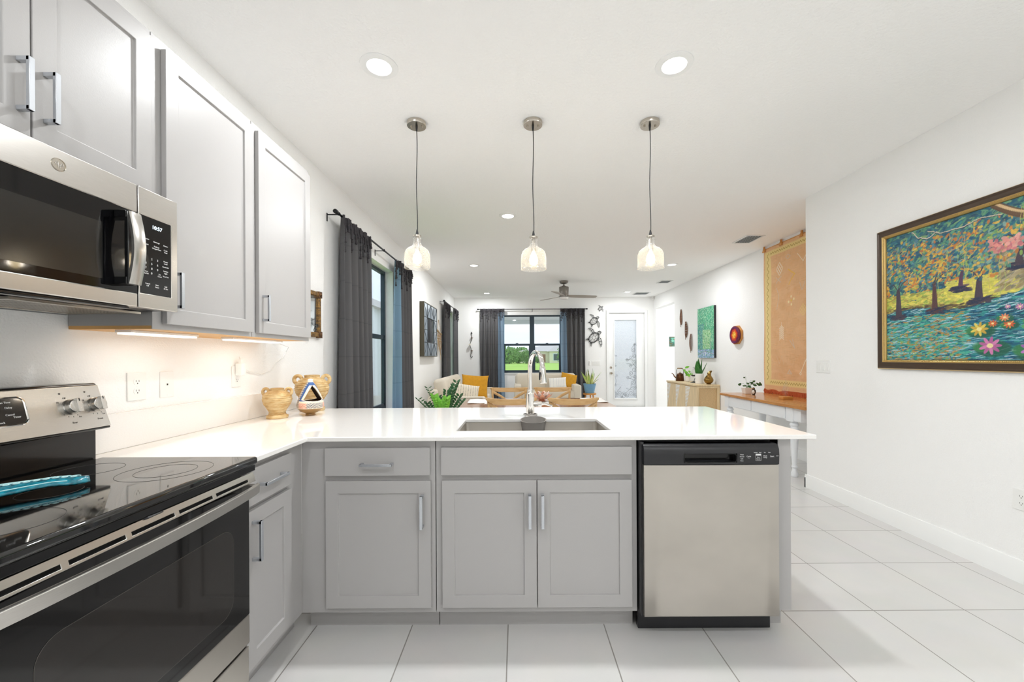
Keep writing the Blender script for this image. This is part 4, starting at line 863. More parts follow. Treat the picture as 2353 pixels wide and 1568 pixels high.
for k in range(150):
    s_ = k / 150; 
    m.ball(FW(fu0 + .058 + (fu1 - fu0 - .116) * s_, fw0 + .058, .029), .004, 6); m.ball(FW(fu0 + .058 + (fu1 - fu0 - .116) * s_, fw1 - .058, .029), .004, 6)
for k in range(105): m.ball(FW(fu0 + .058, fw0 + .058 + (fw1 - fw0 - .116) * k / 105, .029), .004, 6)
obj('rope_bead', m, 'frame_gold', t, smooth=0)
# tapestry
TW, TH = 1.36, 1.93; tp = Canvas(260, 370, TW, TH, '#e6b98c')
tp.scatter(2600, 0, TW, 0, TH, .03, .003, 0, .08, ['#e3b281', '#e9bd8e', '#dfab79', '#e7b888'], op=.5); tp.scatter(1600, 0, TW, 0, TH, .003, .03, 0, .08, ['#e3b281', '#e9bd8e', '#dda974'], op=.35)
tp.scatter(160, 0, TW, 0, TH, .09, .05, 0, .8, ['#dea876', '#ecc296'], op=.2)
BY = '#ecd595'
for y in np.arange(.10, TH - .06, .006): tp.stroke(.085, y, .062, .007, 0, BY, .9); tp.stroke(TW - .085, y, .062, .007, 0, BY, .9)
for x in np.arange(.03, TW - .03, .006): tp.stroke(x, .115, .006, .042, 0, BY, .9); tp.stroke(x, TH - .085, .006, .042, 0, BY, .9)
Zg = '#a88a3c'
tp.line([(.085 + (.018 if k % 2 else -.018), .14 + k * .042) for k in range(42)], .0035, Zg); tp.line([(.13 + k * .022, .115 + (.014 if k % 2 else -.014)) for k in range(56)], .003, Zg); tp.line([(.13 + k * .022, TH - .085 + (.012 if k % 2 else -.012)) for k in range(56)], .003, Zg)
tp.line([(.15, .16 + k * .012 + (0 if k % 2 else .006)) for k in range(135)], .0022, '#f0dc9c', .6)
Wt = '#f3e7d0'; Gy = '#d7c6b4'
def dia(x, y, a, b, c, grid=3):
    for k in range(grid + 1):
        s_ = k / grid; tp.line([(x - a + a * s_, y + b * s_), (x + a * s_, y - b + b * s_)], .0035, c); tp.line([(x - a + a * s_, y - b * s_), (x + a * s_, y + b - b * s_)], .0035, c)
dia(.33, 1.60, .06, .085, Wt); dia(.50, 1.72, .045, .03, Gy, 1); dia(.76, 1.02, .06, .07, '#efd08a'); dia(1.1, 1.35, .06, .08, Wt)
tp.line([(.66, 1.72), (.77, 1.60), (.86, 1.72)], .004, Wt); tp.line([(.50, 1.56), (.62, 1.48), (.50, 1.36)], .006, '#eebf55')
tp.line([(.26, 1.50), (.36, 1.42)], .004, Gy); tp.line([(.36, 1.50), (.26, 1.42)], .004, Gy); tp.line([(.27, 1.36), (.32, 1.24), (.26, 1.08)], .004, Gy); tp.line([(.70, 1.36), (.74, 1.26), (.80, 1.36)], .004, Gy)
for dx, dy in ((0, 0), (.055, .012), (-.055, -.012), (0, .05), (0, -.05)): tp.stroke(.55 + dx, 1.16 + dy, .016, .016, 0, '#f6e8b8' if (dx or dy) else '#e8c25a')
for k in range(7): tp.line([(.36, .86 - k * .025), (.41, .82 - k * .025)], .004, Wt); tp.line([(.36, .86 - k * .025), (.31, .82 - k * .025)], .004, Wt)
tp.line([(.36, .90), (.36, .68)], .004, Wt); tp.line([(.52, .66), (.60, .56), (.56, .68)], .004, Gy)
tp.line([(.70, .26), (.84, .46), (.96, .26)], .0045, Wt); dia(.84, .485, .022, .022, Wt, 1); dia(.70, .25, .02, .018, Wt, 1); dia(.965, .25, .02, .018, Wt, 1)
tp.line([(.27, .46), (.32, .36), (.36, .47), (.40, .35)], .004, '#e3bf98'); tp.line([(.47, .24), (.51, .29), (.55, .24), (.47, .24)], .005, Gy)
tp.line([(1.0, 1.15), (1.12, 1.0), (1.0, .85)], .005, '#efd08a'); dia(1.12, .62, .06, .08, Wt)
t = thing('wall_tapestry', (XR - .02, 4.93, .75), 'long orange woven tapestry with yellow zigzag border hanging above the console table', 'tapestry')
FT = FR(XR); wav = lambda x, y: .006 * math.sin(x * 7 + y * 2) * (1 - y / TH) + .004 * math.sin(x * 23 + y * 5) + .008
m, cc = tp.mesh(FT, -5.615, .80, .012, fn=wav); obj('cloth', m, 'woven_linen', t, colors=cc, smooth=80, solid=.004)
m = M()
for k in range(88):
    u = -5.61 + k * .0155; m.tube([FT(u, .82, .022), FT(u + random.uniform(-.006, .006), .79, .026), FT(u + random.uniform(-.012, .012), .752 + random.uniform(-.012, .012), .028)], [.006, .0095, .007], 5)
obj('fringe', m, 'rust_fringe', t)
for k, u in enumerate((-5.60, -5.24, -4.86, -4.50)):
    m = M(); m.box(u - .02, u + .02, 2.70, 2.745, .022, .036, F=FT); m.box(u - .012, u + .012, 2.735, 2.775, .018, .036, F=FT); m.box(u - .035, u - .012, 2.70, 2.722, .02, .034, F=FT); obj('hanging_clip', m, 'stool_wood', t, bevel=.002)
obj('hanging_rod', M().cyl(FT(-5.63, 2.735, .012), FT(-4.22, 2.735, .012), .009), 'stool_wood', t)
# green canvas
gw, gh = .63, .915; gp = Canvas(210, 300, gw, gh, '#3fa27a')
gp.scatter(2600, 0, gw, .12, gh, .016, .006, .9, .9, ['#2f9d72', '#45b688', '#6cc7a0', '#1f8466', '#8fd0a8', '#3fa060', '#b7dfbe'])
gp.scatter(500, 0, .25, .15, .62, .014, .006, 1.2, .8, ['#2f7f86', '#3c8f94', '#2a6a6c', '#58a6a0']); gp.scatter(700, .2, .52, .16, .5, .014, .006, .9, .9, ['#7fc07a', '#a6d49a', '#4a9a4f', '#c9e2b8'])
gp.scatter(120, 0, gw, .1, .5, .003, .02, .1, .15, ['#dfeee2', '#c8ddc0'], op=.5)
gp.scatter(500, 0, gw, 0, .15, .02, .006, .1, .2, ['#86a6d0', '#a9c0e0', '#6f92c4', '#c3cfe0'])
for k in range(10): x = random.choice((random.uniform(0, .2), random.uniform(.45, gw))); gp.line([(x, .10), (x, .3)], .003, '#5f7a8c', .7)
gp.line([(0, .06), (.3, .12), (gw, .06)], .004, '#8c8a70', .7); gp.stroke(.31, .14, .01, .03, 0, '#3c5a78'); gp.stroke(.31, .07, .02, .03, 0, '#d9dde6')
t = thing('canvas_painting', (XR - .02, 7.32, 1.24), 'tall green abstract landscape canvas hanging above the sideboard', 'painting')
FG = FR(XR); m, cc = gp.mesh(FG, -7.637, 1.242, .0405); obj('picture_surface', m, 'painted_canvas', t, colors=cc, smooth=0); obj('canvas_edge', M().box(-7.637, -7.637 + gw, 1.242, 1.242 + gh, .001, .040, F=FG), 'black_plastic', t)
# small picture in the hall
sp = Canvas(40, 56, .26, .24, '#3c6b63'); sp.scatter(160, 0, .26, 0, .24, .03, .012, .5, .8, ['#3c7f74', '#58a090', '#6d5c3c', '#2f4c44', '#8f7f4c']); sp.scatter(30, .05, .2, .12, .2, .02, .02, 0, 1, ['#7fc0a8', '#5fae9a'])
t = thing('small_picture', (3.84, 10.02, 1.3), 'small dark green unframed picture on the hallway wall', 'picture'); FH = FY(10.03)
m, cc = sp.mesh(FH, 3.785, 1.525, .0125); obj('picture_surface', m, 'painted_canvas', t, colors=cc, smooth=0); obj('panel_edge', M().box(3.785, 4.045, 1.525, 1.765, .001, .012, F=FH), 'black_plastic', t)
# feathers on the wall
def feather(y, z0, z1, label, kind):
    t = thing('wall_feather', (XR - .02, y, z0), label, 'wall decoration', 'metal feathers beside the doorway'); F = FR(XR); L = z1 - z0; m = M(); c = -y
    wd = lambda s_: .062 * math.sin(PI * min(1, max(0, (s_ - .08) / .92)) ** .8) ** .6
    bow = lambda s_: .02 * math.sin(s_ * PI) * (-1 if kind != 1 else 1)
    m.tube([F(c + bow(i / 20) - .0, z0 + L * i / 20, .022) for i in range(21)], .005, 6)
    for sg in (-1, 1):
        for k in range(26):
            s_ = .1 + .88 * k / 26
            if kind == 2 and sg < 0 and k % 3 == 2: continue
            if kind == 1 and k % 4 == 3: continue
            b = c + bow(s_); e = b + sg * wd(s_ + .03); q = F
            if kind == 2 and k % 1 == 0 and sg > 0: m.tube([q(b, z0 + L * s_, .02), q(e, z0 + L * s_ + .018, .014)], .0022, 4)
            else: m.add([q(b, z0 + L * s_, .022), q(e, z0 + L * s_ + .02, .012), q(e, z0 + L * s_ + .031, .012), q(b, z0 + L * s_ + .013, .022), q(b, z0 + L * s_, .019), q(e, z0 + L * s_ + .02, .009), q(e, z0 + L * s_ + .031, .009), q(b, z0 + L * s_ + .013, .019)], [(0, 1, 2, 3), (7, 6, 5, 4), (0, 4, 5, 1), (1, 5, 6, 2), (2, 6, 7, 3), (3, 7, 4, 0)])
        if kind: m.tube([F(c + bow(i / 20) + sg * wd(i / 20), z0 + L * i / 20 + .02, .013) for i in range(1, 20)], .004, 5)
    obj('vane', m, 'copper_leaf', t)
feather(8.47, 1.885, 2.25, 'highest of the three bronze wall feathers, solid vane', 0); feather(8.24, 1.612, 1.975, 'middle one of the three bronze wall feathers, gapped vane', 1); feather(7.99, 1.343, 1.712, 'lowest of the three bronze wall feathers, open pierced vane', 2)
# octagonal wood board with woven disc
t = thing('octagon_wall_art', (XR - .02, 6.35, 1.45), 'octagonal wooden board with red and orange woven disc on the right wall', 'wall decoration'); F = FR(XR); cu, cw = -6.33, 1.6
P = [(cu + .165 * math.cos(PI / 8 + k * PI / 4), cw + .155 * math.sin(PI / 8 + k * PI / 4)) for k in range(8)]; obj('board', M().prism(P, F, (.001, .03)), 'stool_wood', t, bevel=.003)
cols = []; m = M(); NR = 26; rampc = ['#f2d26a', '#e8a23c', '#f0c04c', '#e2742c', '#d8532a', '#c23a2a', '#8a2a3a', '#6a2a5a', '#7a3a6a']
m.rings([[F(cu + .01 + .001 + .128 * i / NR * math.cos(2 * PI * j / 72), cw + .128 * i / NR * math.sin(2 * PI * j / 72), .062 + .003 * math.sin(i * 1.5)) for j in range(72)] for i in range(1, NR + 1)] + [[F(cu + .011 + .128 * math.cos(2 * PI * j / 72), cw + .128 * math.sin(2 * PI * j / 72), .035) for j in range(72)]])
for i in range(NR + 1):
    for j in range(72): s_ = min(.99, i / NR + .05 * math.sin(j * 72 / 6)); cols.append(lin(rampc[int(max(0, s_) * len(rampc))]))
obj('woven_disc', m, 'woven_linen', t, colors=np.array(cols), smooth=0)
m = M()
for k in range(40): a = 2 * PI * k / 40; m.ball(F(cu + .011 + .131 * math.cos(a), cw + .131 * math.sin(a), .055), .009, 6)
obj('scalloped_edge', m, 'plum', t)
# ================================================================ curtains
def curtain(F, u0, u1, name_label, group, w0=.02, w1=2.49, folds=5, depth=.035, sheer=None, n0=.09, seed=1, flare=1.12, tassels=True, skew=0):
    rs = random.Random(seed); t = thing('curtain', F((u0 + u1) / 2, w0, n0), name_label, 'curtain', group); ph = rs.random() * 6; c = (u0 + u1) / 2; hw = (u1 - u0) / 2
    def pt(a, b, off=0):
        s_ = a * 2 - 1; fl = 1 + (flare - 1) * (1 - b); d = depth * (.55 + .45 * (1 - b)); top = max(0, (b - .955) / .045)
        wv = math.sin(a * folds * 2 * PI + ph + .5 * math.sin(a * 9 + ph)) * d * (1 - .55 * top) + .3 * d * math.sin(a * folds * 4.6 * PI + 2 * ph) * (1 - b) + top * .01 * math.sin(a * folds * 9 * PI)
        return F(c + hw * s_ * fl + skew * (1 - b) + .006 * math.sin(b * 7 + a * 20), w0 + (w1 - w0) * b, n0 + wv + off)
    lo, hi = (0, 1)
    if sheer == 'right': hi = .74
    if sheer == 'left': lo = .26
    nu = folds * 16
    obj('cloth_panel', M().sheet(lambda a, b: pt(lo + (hi - lo) * a, b), nu, 46), 'curtain_cloth', t, smooth=80, solid=.003)
    if sheer: lo2, hi2 = ((.74, 1) if sheer == 'right' else (0, .26)); obj('single_layer_edge', M().sheet(lambda a, b: pt(lo2 + (hi2 - lo2) * a, b), nu // 3, 46), 'curtain_sheer', t, smooth=80, solid=.001)
    if tassels:
        m = M(); k = max(8, int((u1 - u0) / .028))
        for i in range(k):
            a = (i + .5) / k; drop = abs(((i / 3) % 2) - 1) ; Lz = .10 + .26 * drop * (.7 + .3 * rs.random())
            q = [pt(a, 1 - s_ * Lz / (w1 - w0), .012 + .01 * rs.random()) for s_ in (.1, .35, .6, .85)]
            for p in q:
                p = Vector(p); m.lathe([(.004, .012), (.009, .004), (.006, -.004), (.013, -.030), (.010, -.036)], c=p[:], n=6)
            m.tube([pt(a, .995, .012)] + q, .004, 4)
        obj('tassel_trim', m, 'tassel_cloth', t, smooth=50)
    m = M().sheet(lambda a, b: pt(a, .965 + .035 * b, .004 + .006 * abs(math.sin(a * nu * .8))), nu * 2, 3); obj('rod_pocket', m, 'tassel_cloth', t, smooth=60, solid=.004)
    return t
def rod(F, u0, u1, w_, n0, label, brs, group='curtain rods', finial=True):
    t = thing('curtain_rod', F((u0 + u1) / 2, w_, n0), label, 'curtain rod', group); obj('pole', M().cyl(F(u0, w_, n0), F(u1, w_, n0), .0095), 'curtain_rod', t)
    for k, u in enumerate((u0, u1)):
        s_ = -1 if k == 0 else 1
        obj('finial', M().tube([F(u, w_, n0), F(u + s_ * .012, w_, n0), F(u + s_ * .016, w_, n0), F(u + s_ * .045, w_, n0), F(u + s_ * .05, w_, n0)], [.011, .012, .018, .018, .012], 16), 'curtain_rod', t)
    for u in brs:
        m = M(); m.box(u - .006, u + .006, w_ - .06, w_ + .008, .001, .006, F=F); m.box(u - .004, u + .004, w_ - .010, w_ - .002, .004, n0 + .008, F=F); m.ring((0, 0, 0), .012, .003, 16, F=lambda a, b, c: F(u + c, w_ + a, n0 + b)); obj('bracket', m, 'curtain_rod', t)
    return t
FLw = FX(XL)
g = 'charcoal tasselled curtains'
curtain(FLw, 3.40, 4.03, 'charcoal tasselled curtain nearest the kitchen on the left wall', g, folds=5, depth=.055, n0=.10, seed=3, w1=2.475, flare=1.08)
curtain(FLw, 4.95, 5.60, 'charcoal tasselled curtain on the far side of the left wall window', g, folds=5, depth=.055, n0=.10, seed=5, w1=2.475, sheer='left', flare=1.06)
rod(FLw, 3.335, 5.63, 2.465, .10, 'black curtain rod over the large left wall window', (3.36, 4.50, 5.61))
curtain(FLw, 8.36, 9.0, 'charcoal curtain left of the small corner window, above the sofa', g, folds=5, depth=.04, n0=.08, seed=8, w0=.02, w1=2.44, flare=1.0)
curtain(FLw, 9.50, 10.02, 'charcoal curtain in the far left corner of the living room', g, folds=4, depth=.04, n0=.10, seed=9, w1=2.44, flare=1.02)
rod(FLw, 8.28, 10.08, 2.432, .10, 'black curtain rod of the far left corner window', (8.31,))
FBw = FY(YB)
curtain(FBw, -.905, -.305, 'charcoal tasselled curtain left of the back window', g, folds=5, depth=.045, n0=.09, seed=11, sheer='right', flare=1.02)
curtain(FBw, 1.095, 1.70, 'charcoal tasselled curtain right of the back window, beside the turtles', g, folds=5, depth=.045, n0=.09, seed=14, sheer='left', flare=1.03, skew=.02)
rod(FBw, -.93, 1.73, 2.475, .09, 'black curtain rod above the back window', (-.90, .40, 1.72))
# ================================================================ wall decorations, left side
F = FX(XL)
t = thing('ornate_mirror', (XL + .02, 3.12, 1.42), 'small mirror in a mosaic and copper frame, partly behind the last upper cabinet', 'mirror')
mu0, mu1, mw0, mw1 = 2.98, 3.215, 1.425, 1.79
obj('mirror_pane', M().box(mu0 + .04, mu1 - .04, mw0 + .04, mw1 - .04, .004, .010, F=F), 'mirror_glass', t)
obj('mosaic_frame', frame_ring(F, mu0 + .006, mu1 - .006, mw0 + .006, mw1 - .006, [(0, .001), (0, .020), (.006, .025), (.030, .025), (.036, .018), (.036, .001)]), 'mosaic', t)
for u in (mu0, mu1 - .05):
    for w_ in (mw0, mw1 - .05):
        m = M().box(u, u + .05, w_, w_ + .05, .001, .030, F=F); m.lathe([(.017, .0), (.017, .004), (.008, .006), (.004, .009), (.0005, .009)], n=16, F=lambda a, b, c, u=u, w_=w_: F(u + .025 + a, w_ + .025 + b, .030 + c)); obj('corner_block', m, 'bronze', t, bevel=.003)
m = M()
for k in range(3): m.tube([F(mu1 - .075 + .010 * k + .012 * math.cos(a), mw0 + .06 + .018 * k + .012 * math.sin(a), .016) for a in [i * .5 for i in range(12)]], .0022, 5)
obj('wire_scroll', m, 'iron', t)
t = thing('geometric_mirror', (XL + .03, 7.1, 1.29), 'large mirror framed by triangular leaded mirror tiles on the left wall', 'mirror')
u0, u1, w0, w1 = 6.56, 7.64, 1.29, 2.19; D = .075
obj('side_frame', frame_ring(F, u0, u1, w0, w1, [(0, .001), (0, D), (.012, D), (.012, .001)]), 'mirror_frame', t)
iu0, iu1, iw0, iw1 = u0 + .27, u1 - .27, w0 + .24, w1 - .24
obj('mirror_tile', M().slab([u0 + .012, iu0, iu1, u1 - .012], [w0 + .012, iw0, iw1, w1 - .012], .03, D - .006, lambda a, b: not (iu0 < a < iu1 and iw0 < b < iw1), F=F), 'mirror_tile', t, smooth=0)
obj('centre_mirror', M().box(iu0, iu1, iw0, iw1, .03, D - .012, F=F), 'mirror_glass', t, smooth=0)
m = M(); L = lambda a, b: m.tube([F(a[0], a[1], D - .005), F(b[0], b[1], D - .005)], .0045, 5); xm, zm = (u0 + u1) / 2, (w0 + w1) / 2
for a in ((iu0, iw0), (iu1, iw0), (iu1, iw1), (iu0, iw1)): pass
for a, b in (((iu0, iw0), (iu1, iw0)), ((iu1, iw0), (iu1, iw1)), ((iu1, iw1), (iu0, iw1)), ((iu0, iw1), (iu0, iw0))): L(a, b)
for iw, ww in ((iw1, w1 - .01), (iw0, w0 + .01)):
    L((iu0, iw), (u0 + .01, ww)); L((iu0, iw), (iu0, ww)); L((iu0, iw), (xm, ww)); L((iu1, iw), (xm, ww)); L((iu1, iw), (iu1, ww)); L((iu1, iw), (u1 - .01, ww)); L((xm, iw), (xm, ww)); L((iu0, iw), (u0 + .01, iw)); L((iu1, iw), (u1 - .01, iw))
for iu, uu in ((iu0, u0 + .01), (iu1, u1 - .01)): L((iu, iw0), (uu, zm)); L((iu, iw1), (uu, zm)); L((iu, zm), (uu, zm))
obj('lead_line', m, 'lead_line', t)
t = thing('driftwood_hanging', (XL + .03, 8.1, 1.33), 'driftwood and feather wall hanging between the geometric mirror and corner curtain', 'wall hanging')
obj('branch', M().tube([F(7.86, 1.80, .03), F(7.93, 1.785, .04), F(8.05, 1.77, .03), F(8.25, 1.755, .035), F(8.36, 1.745, .03)], [.022, .016, .014, .013, .008], 8), 'driftwood', t)
obj('hanging_cord', M().tube([F(7.92, 1.79, .03), F(8.10, 2.03, .012), F(8.29, 1.76, .03)], .0035, 5), 'driftwood', t)
rs = random.Random(4)
for k in range(9):
    u = 7.92 + k * .045; L_ = .22 + .05 * k * (.6 + .4 * rs.random()) if k < 7 else .3; m = M(); zb = 1.76 - L_
    m.tube([F(u, 1.76, .03), F(u, zb + .1, .03)], .003, 4)
    for j in range(3): m.ball(F(u, 1.70 - j * .05, .03), .009, 6)
    m.add([F(u + a, b, .032 + c) for c in (0, .004) for a, b in ((0, zb + .13), (.018, zb + .08), (.012, zb + .01), (0, zb - .03), (-.012, zb + .01), (-.018, zb + .08))], [(0, 1, 2, 3, 4, 5), (11, 10, 9, 8, 7, 6)] + [(i, i + 6, (i + 1) % 6 + 6, (i + 1) % 6) for i in range(6)]); obj('feather_strand', m, ['feather_tan', 'driftwood', 'copper_leaf'][k % 3], t)
F = FBw; t = thing('candle_sconce', (-1.13, YB - .05, 1.27), 'tall scrolled iron candle sconce on the back wall left of the curtain', 'sconce'); cu = -1.13
def S(pts): return [F(cu + a, b, .02) for a, b in pts]
obj('upper_scroll', M().tube(S([(.028 * math.cos(a) * (1 - (a - 1) / 9) + .006, 1.885 + .03 * math.sin(a) * (1 - (a - 1) / 9)) for a in [6.2 - i * .4 for i in range(13)]] + [(-.005, 1.86), (.008, 1.82), (.01, 1.79), (.012, 1.76), (.0, 1.71), (-.022, 1.66), (-.035, 1.63)]), .006, 6), 'iron', t)
obj('lower_scroll', M().tube(S([(-.035, 1.56), (-.02, 1.52), (-.005, 1.47), (.002, 1.44), (-.004, 1.39), (-.02, 1.35), (-.024, 1.31)] + [(-.0 + .026 * math.cos(a) * (1 - (a - 3) / 10), 1.30 + .028 * math.sin(a) * (1 - (a - 3) / 10)) for a in [3.1 + i * .42 for i in range(12)]]), .006, 6), 'iron', t)
for w_ in (1.77, 1.445): obj('leaf_cup', M().lathe([(.002, -.018), (.016, -.012), (.034, .004), (.030, .006), (.012, -.004)], n=12, F=lambda a, b, c: F(cu + .006 + a, w_ + c, .035 + b)), 'bronze', t)
obj('candle_plate', M().lathe([(.03, 0), (.042, .003), (.042, .006), (.012, .007), (.012, .02), (.002, .02)], n=20, F=lambda a, b, c: F(cu - .04 + a, 1.588 + c, .06 + b)), 'tan_candle', t); obj('wall_stem', M().tube([F(cu - .035, 1.63, .02), F(cu - .045, 1.595, .03), F(cu - .035, 1.56, .02)], .005, 6), 'iron', t)
# turtles
def turtle():
    t = thing('metal_turtle', (0, 0, 0), '', 'wall decoration', 'black metal sea turtles on the back wall'); m = M(); F0 = lambda a, b, n_=0: (a, -.012 - n_, b)
    def rot(p, a): return (p[0] * math.cos(a) - p[1] * math.sin(a), p[0] * math.sin(a) + p[1] * math.cos(a))
    A = math.radians(42)
    E = lambda th, r=1: rot((.155 * r * math.cos(th), .115 * r * math.sin(th)), A)
    m.tube([F0(*E(2 * PI * i / 36)) for i in range(36)], .009, 6, loop=True)
    ins = [E(2 * PI * i / 36, .78) for i in range(36)]; m.tube([F0(*p) for p in ins], .004, 5, loop=True)
    for k in range(12): m.tube([F0(*E(2 * PI * k / 12, .78)), F0(*E(2 * PI * k / 12, 1))], .004, 5)
    H = [rot((x, y), A) for x, y in ((.05, 0), (.025, .045), (-.025, .045), (-.05, 0), (-.025, -.045), (.025, -.045))]; m.tube([F0(*p) for p in H], .0045, 5, loop=True)
    for k, p in enumerate(H): m.tube([F0(*p), F0(*E(2 * PI * k / 6, .78))], .0045, 5)
    obj('shell', m, 'black_metal', t)
    def flip(pts, name='flipper'):
        mm = M(); mm.tube([F0(*rot(p, A), .004) for p in pts], .007, 5, loop=True); n_ = len(pts) // 2
        for i in range(1, n_): mm.tube([F0(*rot(pts[i], A), .004), F0(*rot(pts[-i], A), .004)], .006, 4)
        q = [F0(*rot(p, A), -.002) for p in pts] + [F0(*rot(p, A), .002) for p in pts]; k = len(pts); obj(name, mm, 'black_metal', t)
    flip([(.10, .08), (.12, .13), (.13, .19), (.10, .26), (.06, .29), (.07, .24), (.07, .18), (.06, .12)]); flip([(.10, -.08), (.12, -.15), (.09, -.22), (.03, -.29), (-.03, -.32), (.0, -.25), (.03, -.18), (.05, -.11)])
    flip([(-.12, .07), (-.16, .10), (-.20, .12), (-.18, .08), (-.14, .04)]); flip([(-.12, -.07), (-.17, -.10), (-.22, -.13), (-.21, -.08), (-.15, -.03)])
    flip([(.15, -.035), (.19, -.045), (.24, -.03), (.25, .0), (.24, .03), (.19, .045), (.15, .035)], 'head')
    mm = M().tube([F0(*rot((-.15, 0), A)), F0(*rot((-.19, 0), A))], [.008, .003], 5); obj('tail', mm, 'black_metal', t); return t
tu = turtle(); tu.location = (1.95, YB - .004, 1.76); tu['label'] = 'largest and lowest of the three black metal wall turtles'; tu.scale = (.92,) * 3
clone(tu, (1.95, YB - .004, 2.175), 'middle sized of the three black metal wall turtles', scale=.66); clone(tu, (2.115, YB - .004, 2.49), 'smallest and highest of the three black metal wall turtles', scale=.34)
# ceiling fan
t = thing('ceiling_fan', (.945, 8.03, CEIL), 'grey three blade ceiling fan with white light bowl', 'ceiling fan'); fx, fy = .945, 8.03
obj('canopy', M().lathe([(.085, 2.779), (.085, 2.75), (.07, 2.732), (.03, 2.72), (.015, 2.715)], c=(fx, fy, 0)), 'fan_metal', t, smooth=50)
obj('downrod', M().lathe([(.013, 2.72), (.013, 2.66)], c=(fx, fy, 0), n=16), 'fan_metal', t)
obj('motor', M().lathe([(.02, 2.69), (.05, 2.675), (.055, 2.668), (.09, 2.662), (.098, 2.65), (.098, 2.51), (.095, 2.50), (.10, 2.497), (.10, 2.47), (.09, 2.458), (.02, 2.457)], c=(fx, fy, 0)), 'fan_metal', t)
obj('light_bowl', M().lathe([(.088, 2.4565), (.088, 2.43), (.075, 2.418), (.001, 2.414)], c=(fx, fy, 0)), 'white_ceramic', t, smooth=50)
for a in (-112, 5, 128):
    a = math.radians(a); R = []
    for i in range(15):
        s_ = i / 14; r_ = .07 + .59 * s_; w_ = (.045 + .03 * math.sin(PI * min(1, s_ * 1.2) * .6)) * (1 if s_ < .95 else .75); tl = -.26 + .12 * s_
        ring = []
        for q, zz in ((-1, -.004), (1, -.004), (1, .004), (-1, .004)): ring.append((fx + r_ * math.cos(a) - q * w_ * math.sin(a), fy + r_ * math.sin(a) + q * w_ * math.cos(a), 2.482 + zz + q * w_ * tl - .01 * s_))
        R.append(ring)
    obj('blade', M().rings(R), 'fan_blade', t, bevel=.002)
tag(obj('motion_sensor', M().rbox((3.43, 10.16, 2.74), (.025, .03, .035), .012), 'white_plastic'), 'tiny white sensor high in the corner right of the glass door', 'sensor')
# ================================================================ sideboard, console
t = thing('sideboard', (3.26, 7.56, 0), 'light oak sideboard with slatted triangle doors against the right wall', 'sideboard'); x0, x1, y0, y1, z1 = 3.06, XR - .012, 6.87, 8.25, .785
obj('cabinet_box', M().hexa([(x0 + .016, y0 + .03, .1), (x1, y0 + .03, .1), (x1, y1 - .01, .1), (x0 + .016, y1 - .01, .1)], [(x0 + .016, y0 + .03, z1 - .031), (x1, y0 + .03, z1 - .031), (x1, y1 - .01, z1 - .031), (x0 + .016, y1 - .01, z1 - .031)]), 'oak_side', t, smooth=0)
m = M(); F = FY(y0 + .03); 
for a, b, c, d in ((x0, x0 + .035, .1, z1 - .03), (x1 - .045, x1, .1, z1 - .03), (x0 + .035, x1 - .045, .1, .15), (x0 + .035, x1 - .045, z1 - .06, z1 - .03)): m.box(a, b, c, d, .001, .03, F=F)
obj('side_frame', m, 'oak_light', t, bevel=.002); obj('rattan_side', M().box(x0 + .036, x1 - .046, .151, z1 - .061, .002, .012, F=F), 'rattan', t)
obj('top', M().box(x0 - .008, x1, y0 - .004, y1 + .004, z1 - .028, z1), 'oak_light', t, bevel=.003)
FS = lambda u, w_, n_: (x0 + .015 - n_, -u, w_); nd = 3; L_ = (y1 - y0 - .04) / nd
for k in range(nd):
    a = -(y1 - .01) + k * L_ + .003; b = a + L_ - .006; d = obj('door', M().box(a, b, .105, z1 - .036, .0005, .014, F=FS), 'oak_light', t, bevel=.001); m = M()
    for j in range(18): w_ = z1 - .055 - j * .026; wd_ = .19 * (1 - j / 18); m.box(a + .004, a + .004 + wd_, w_ - .014, w_, .0141, .0175, F=FS)
    obj('white_slat', m, 'white_paint', d)
for x in (x0 + .04, x1 - .04):
    for y in (y0 + .06, y1 - .06): obj('leg', M().cyl((x, y, 0), (x, y, .1), .016, .022, 12), 'oak_light', t)
ZT = z1 + .0008
c = (3.24, 8.03, ZT); t = thing('copper_kettle', c, 'old copper kettle with tall handle on the sideboard, leftmost item', 'kettle')
obj('body', M().lathe([(.078, 0), (.080, .004), (.072, .08), (.068, .108), (.074, .112), (.072, .118), (.05, .145), (.03, .155), (.001, .157)], c=c, n=32), 'antique_copper', t)
obj('lid_knob', M().lathe([(.012, .155), (.006, .165), (.011, .175), (.002, .182)], c=c, n=14), 'brass', t)
m = M(); dv = Vector((-.75, .66, 0)); 
obj('spout', M().tube([Vector(c) + dv * .07 + Vector((0, 0, .06)), Vector(c) + dv * .11 + Vector((0, 0, .085)), Vector(c) + dv * .13 + Vector((0, 0, .13)), Vector(c) + dv * .165 + Vector((0, 0, .15))], [.016, .012, .009, .007], 10), 'antique_copper', t)
obj('handle_frame', M().tube([Vector(c) + dv * .062 + Vector((0, 0, .12)), Vector(c) + dv * .07 + Vector((0, 0, .20)), Vector(c) + dv * .05 + Vector((0, 0, .25)), Vector(c) - dv * .05 + Vector((0, 0, .25)), Vector(c) - dv * .07 + Vector((0, 0, .20)), Vector(c) - dv * .062 + Vector((0, 0, .12))], .005, 8), 'iron', t)
obj('handle_grip', M().cyl(Vector(c) + dv * .05 + Vector((0, 0, .25)), Vector(c) - dv * .05 + Vector((0, 0, .25)), .009), 'brass', t)
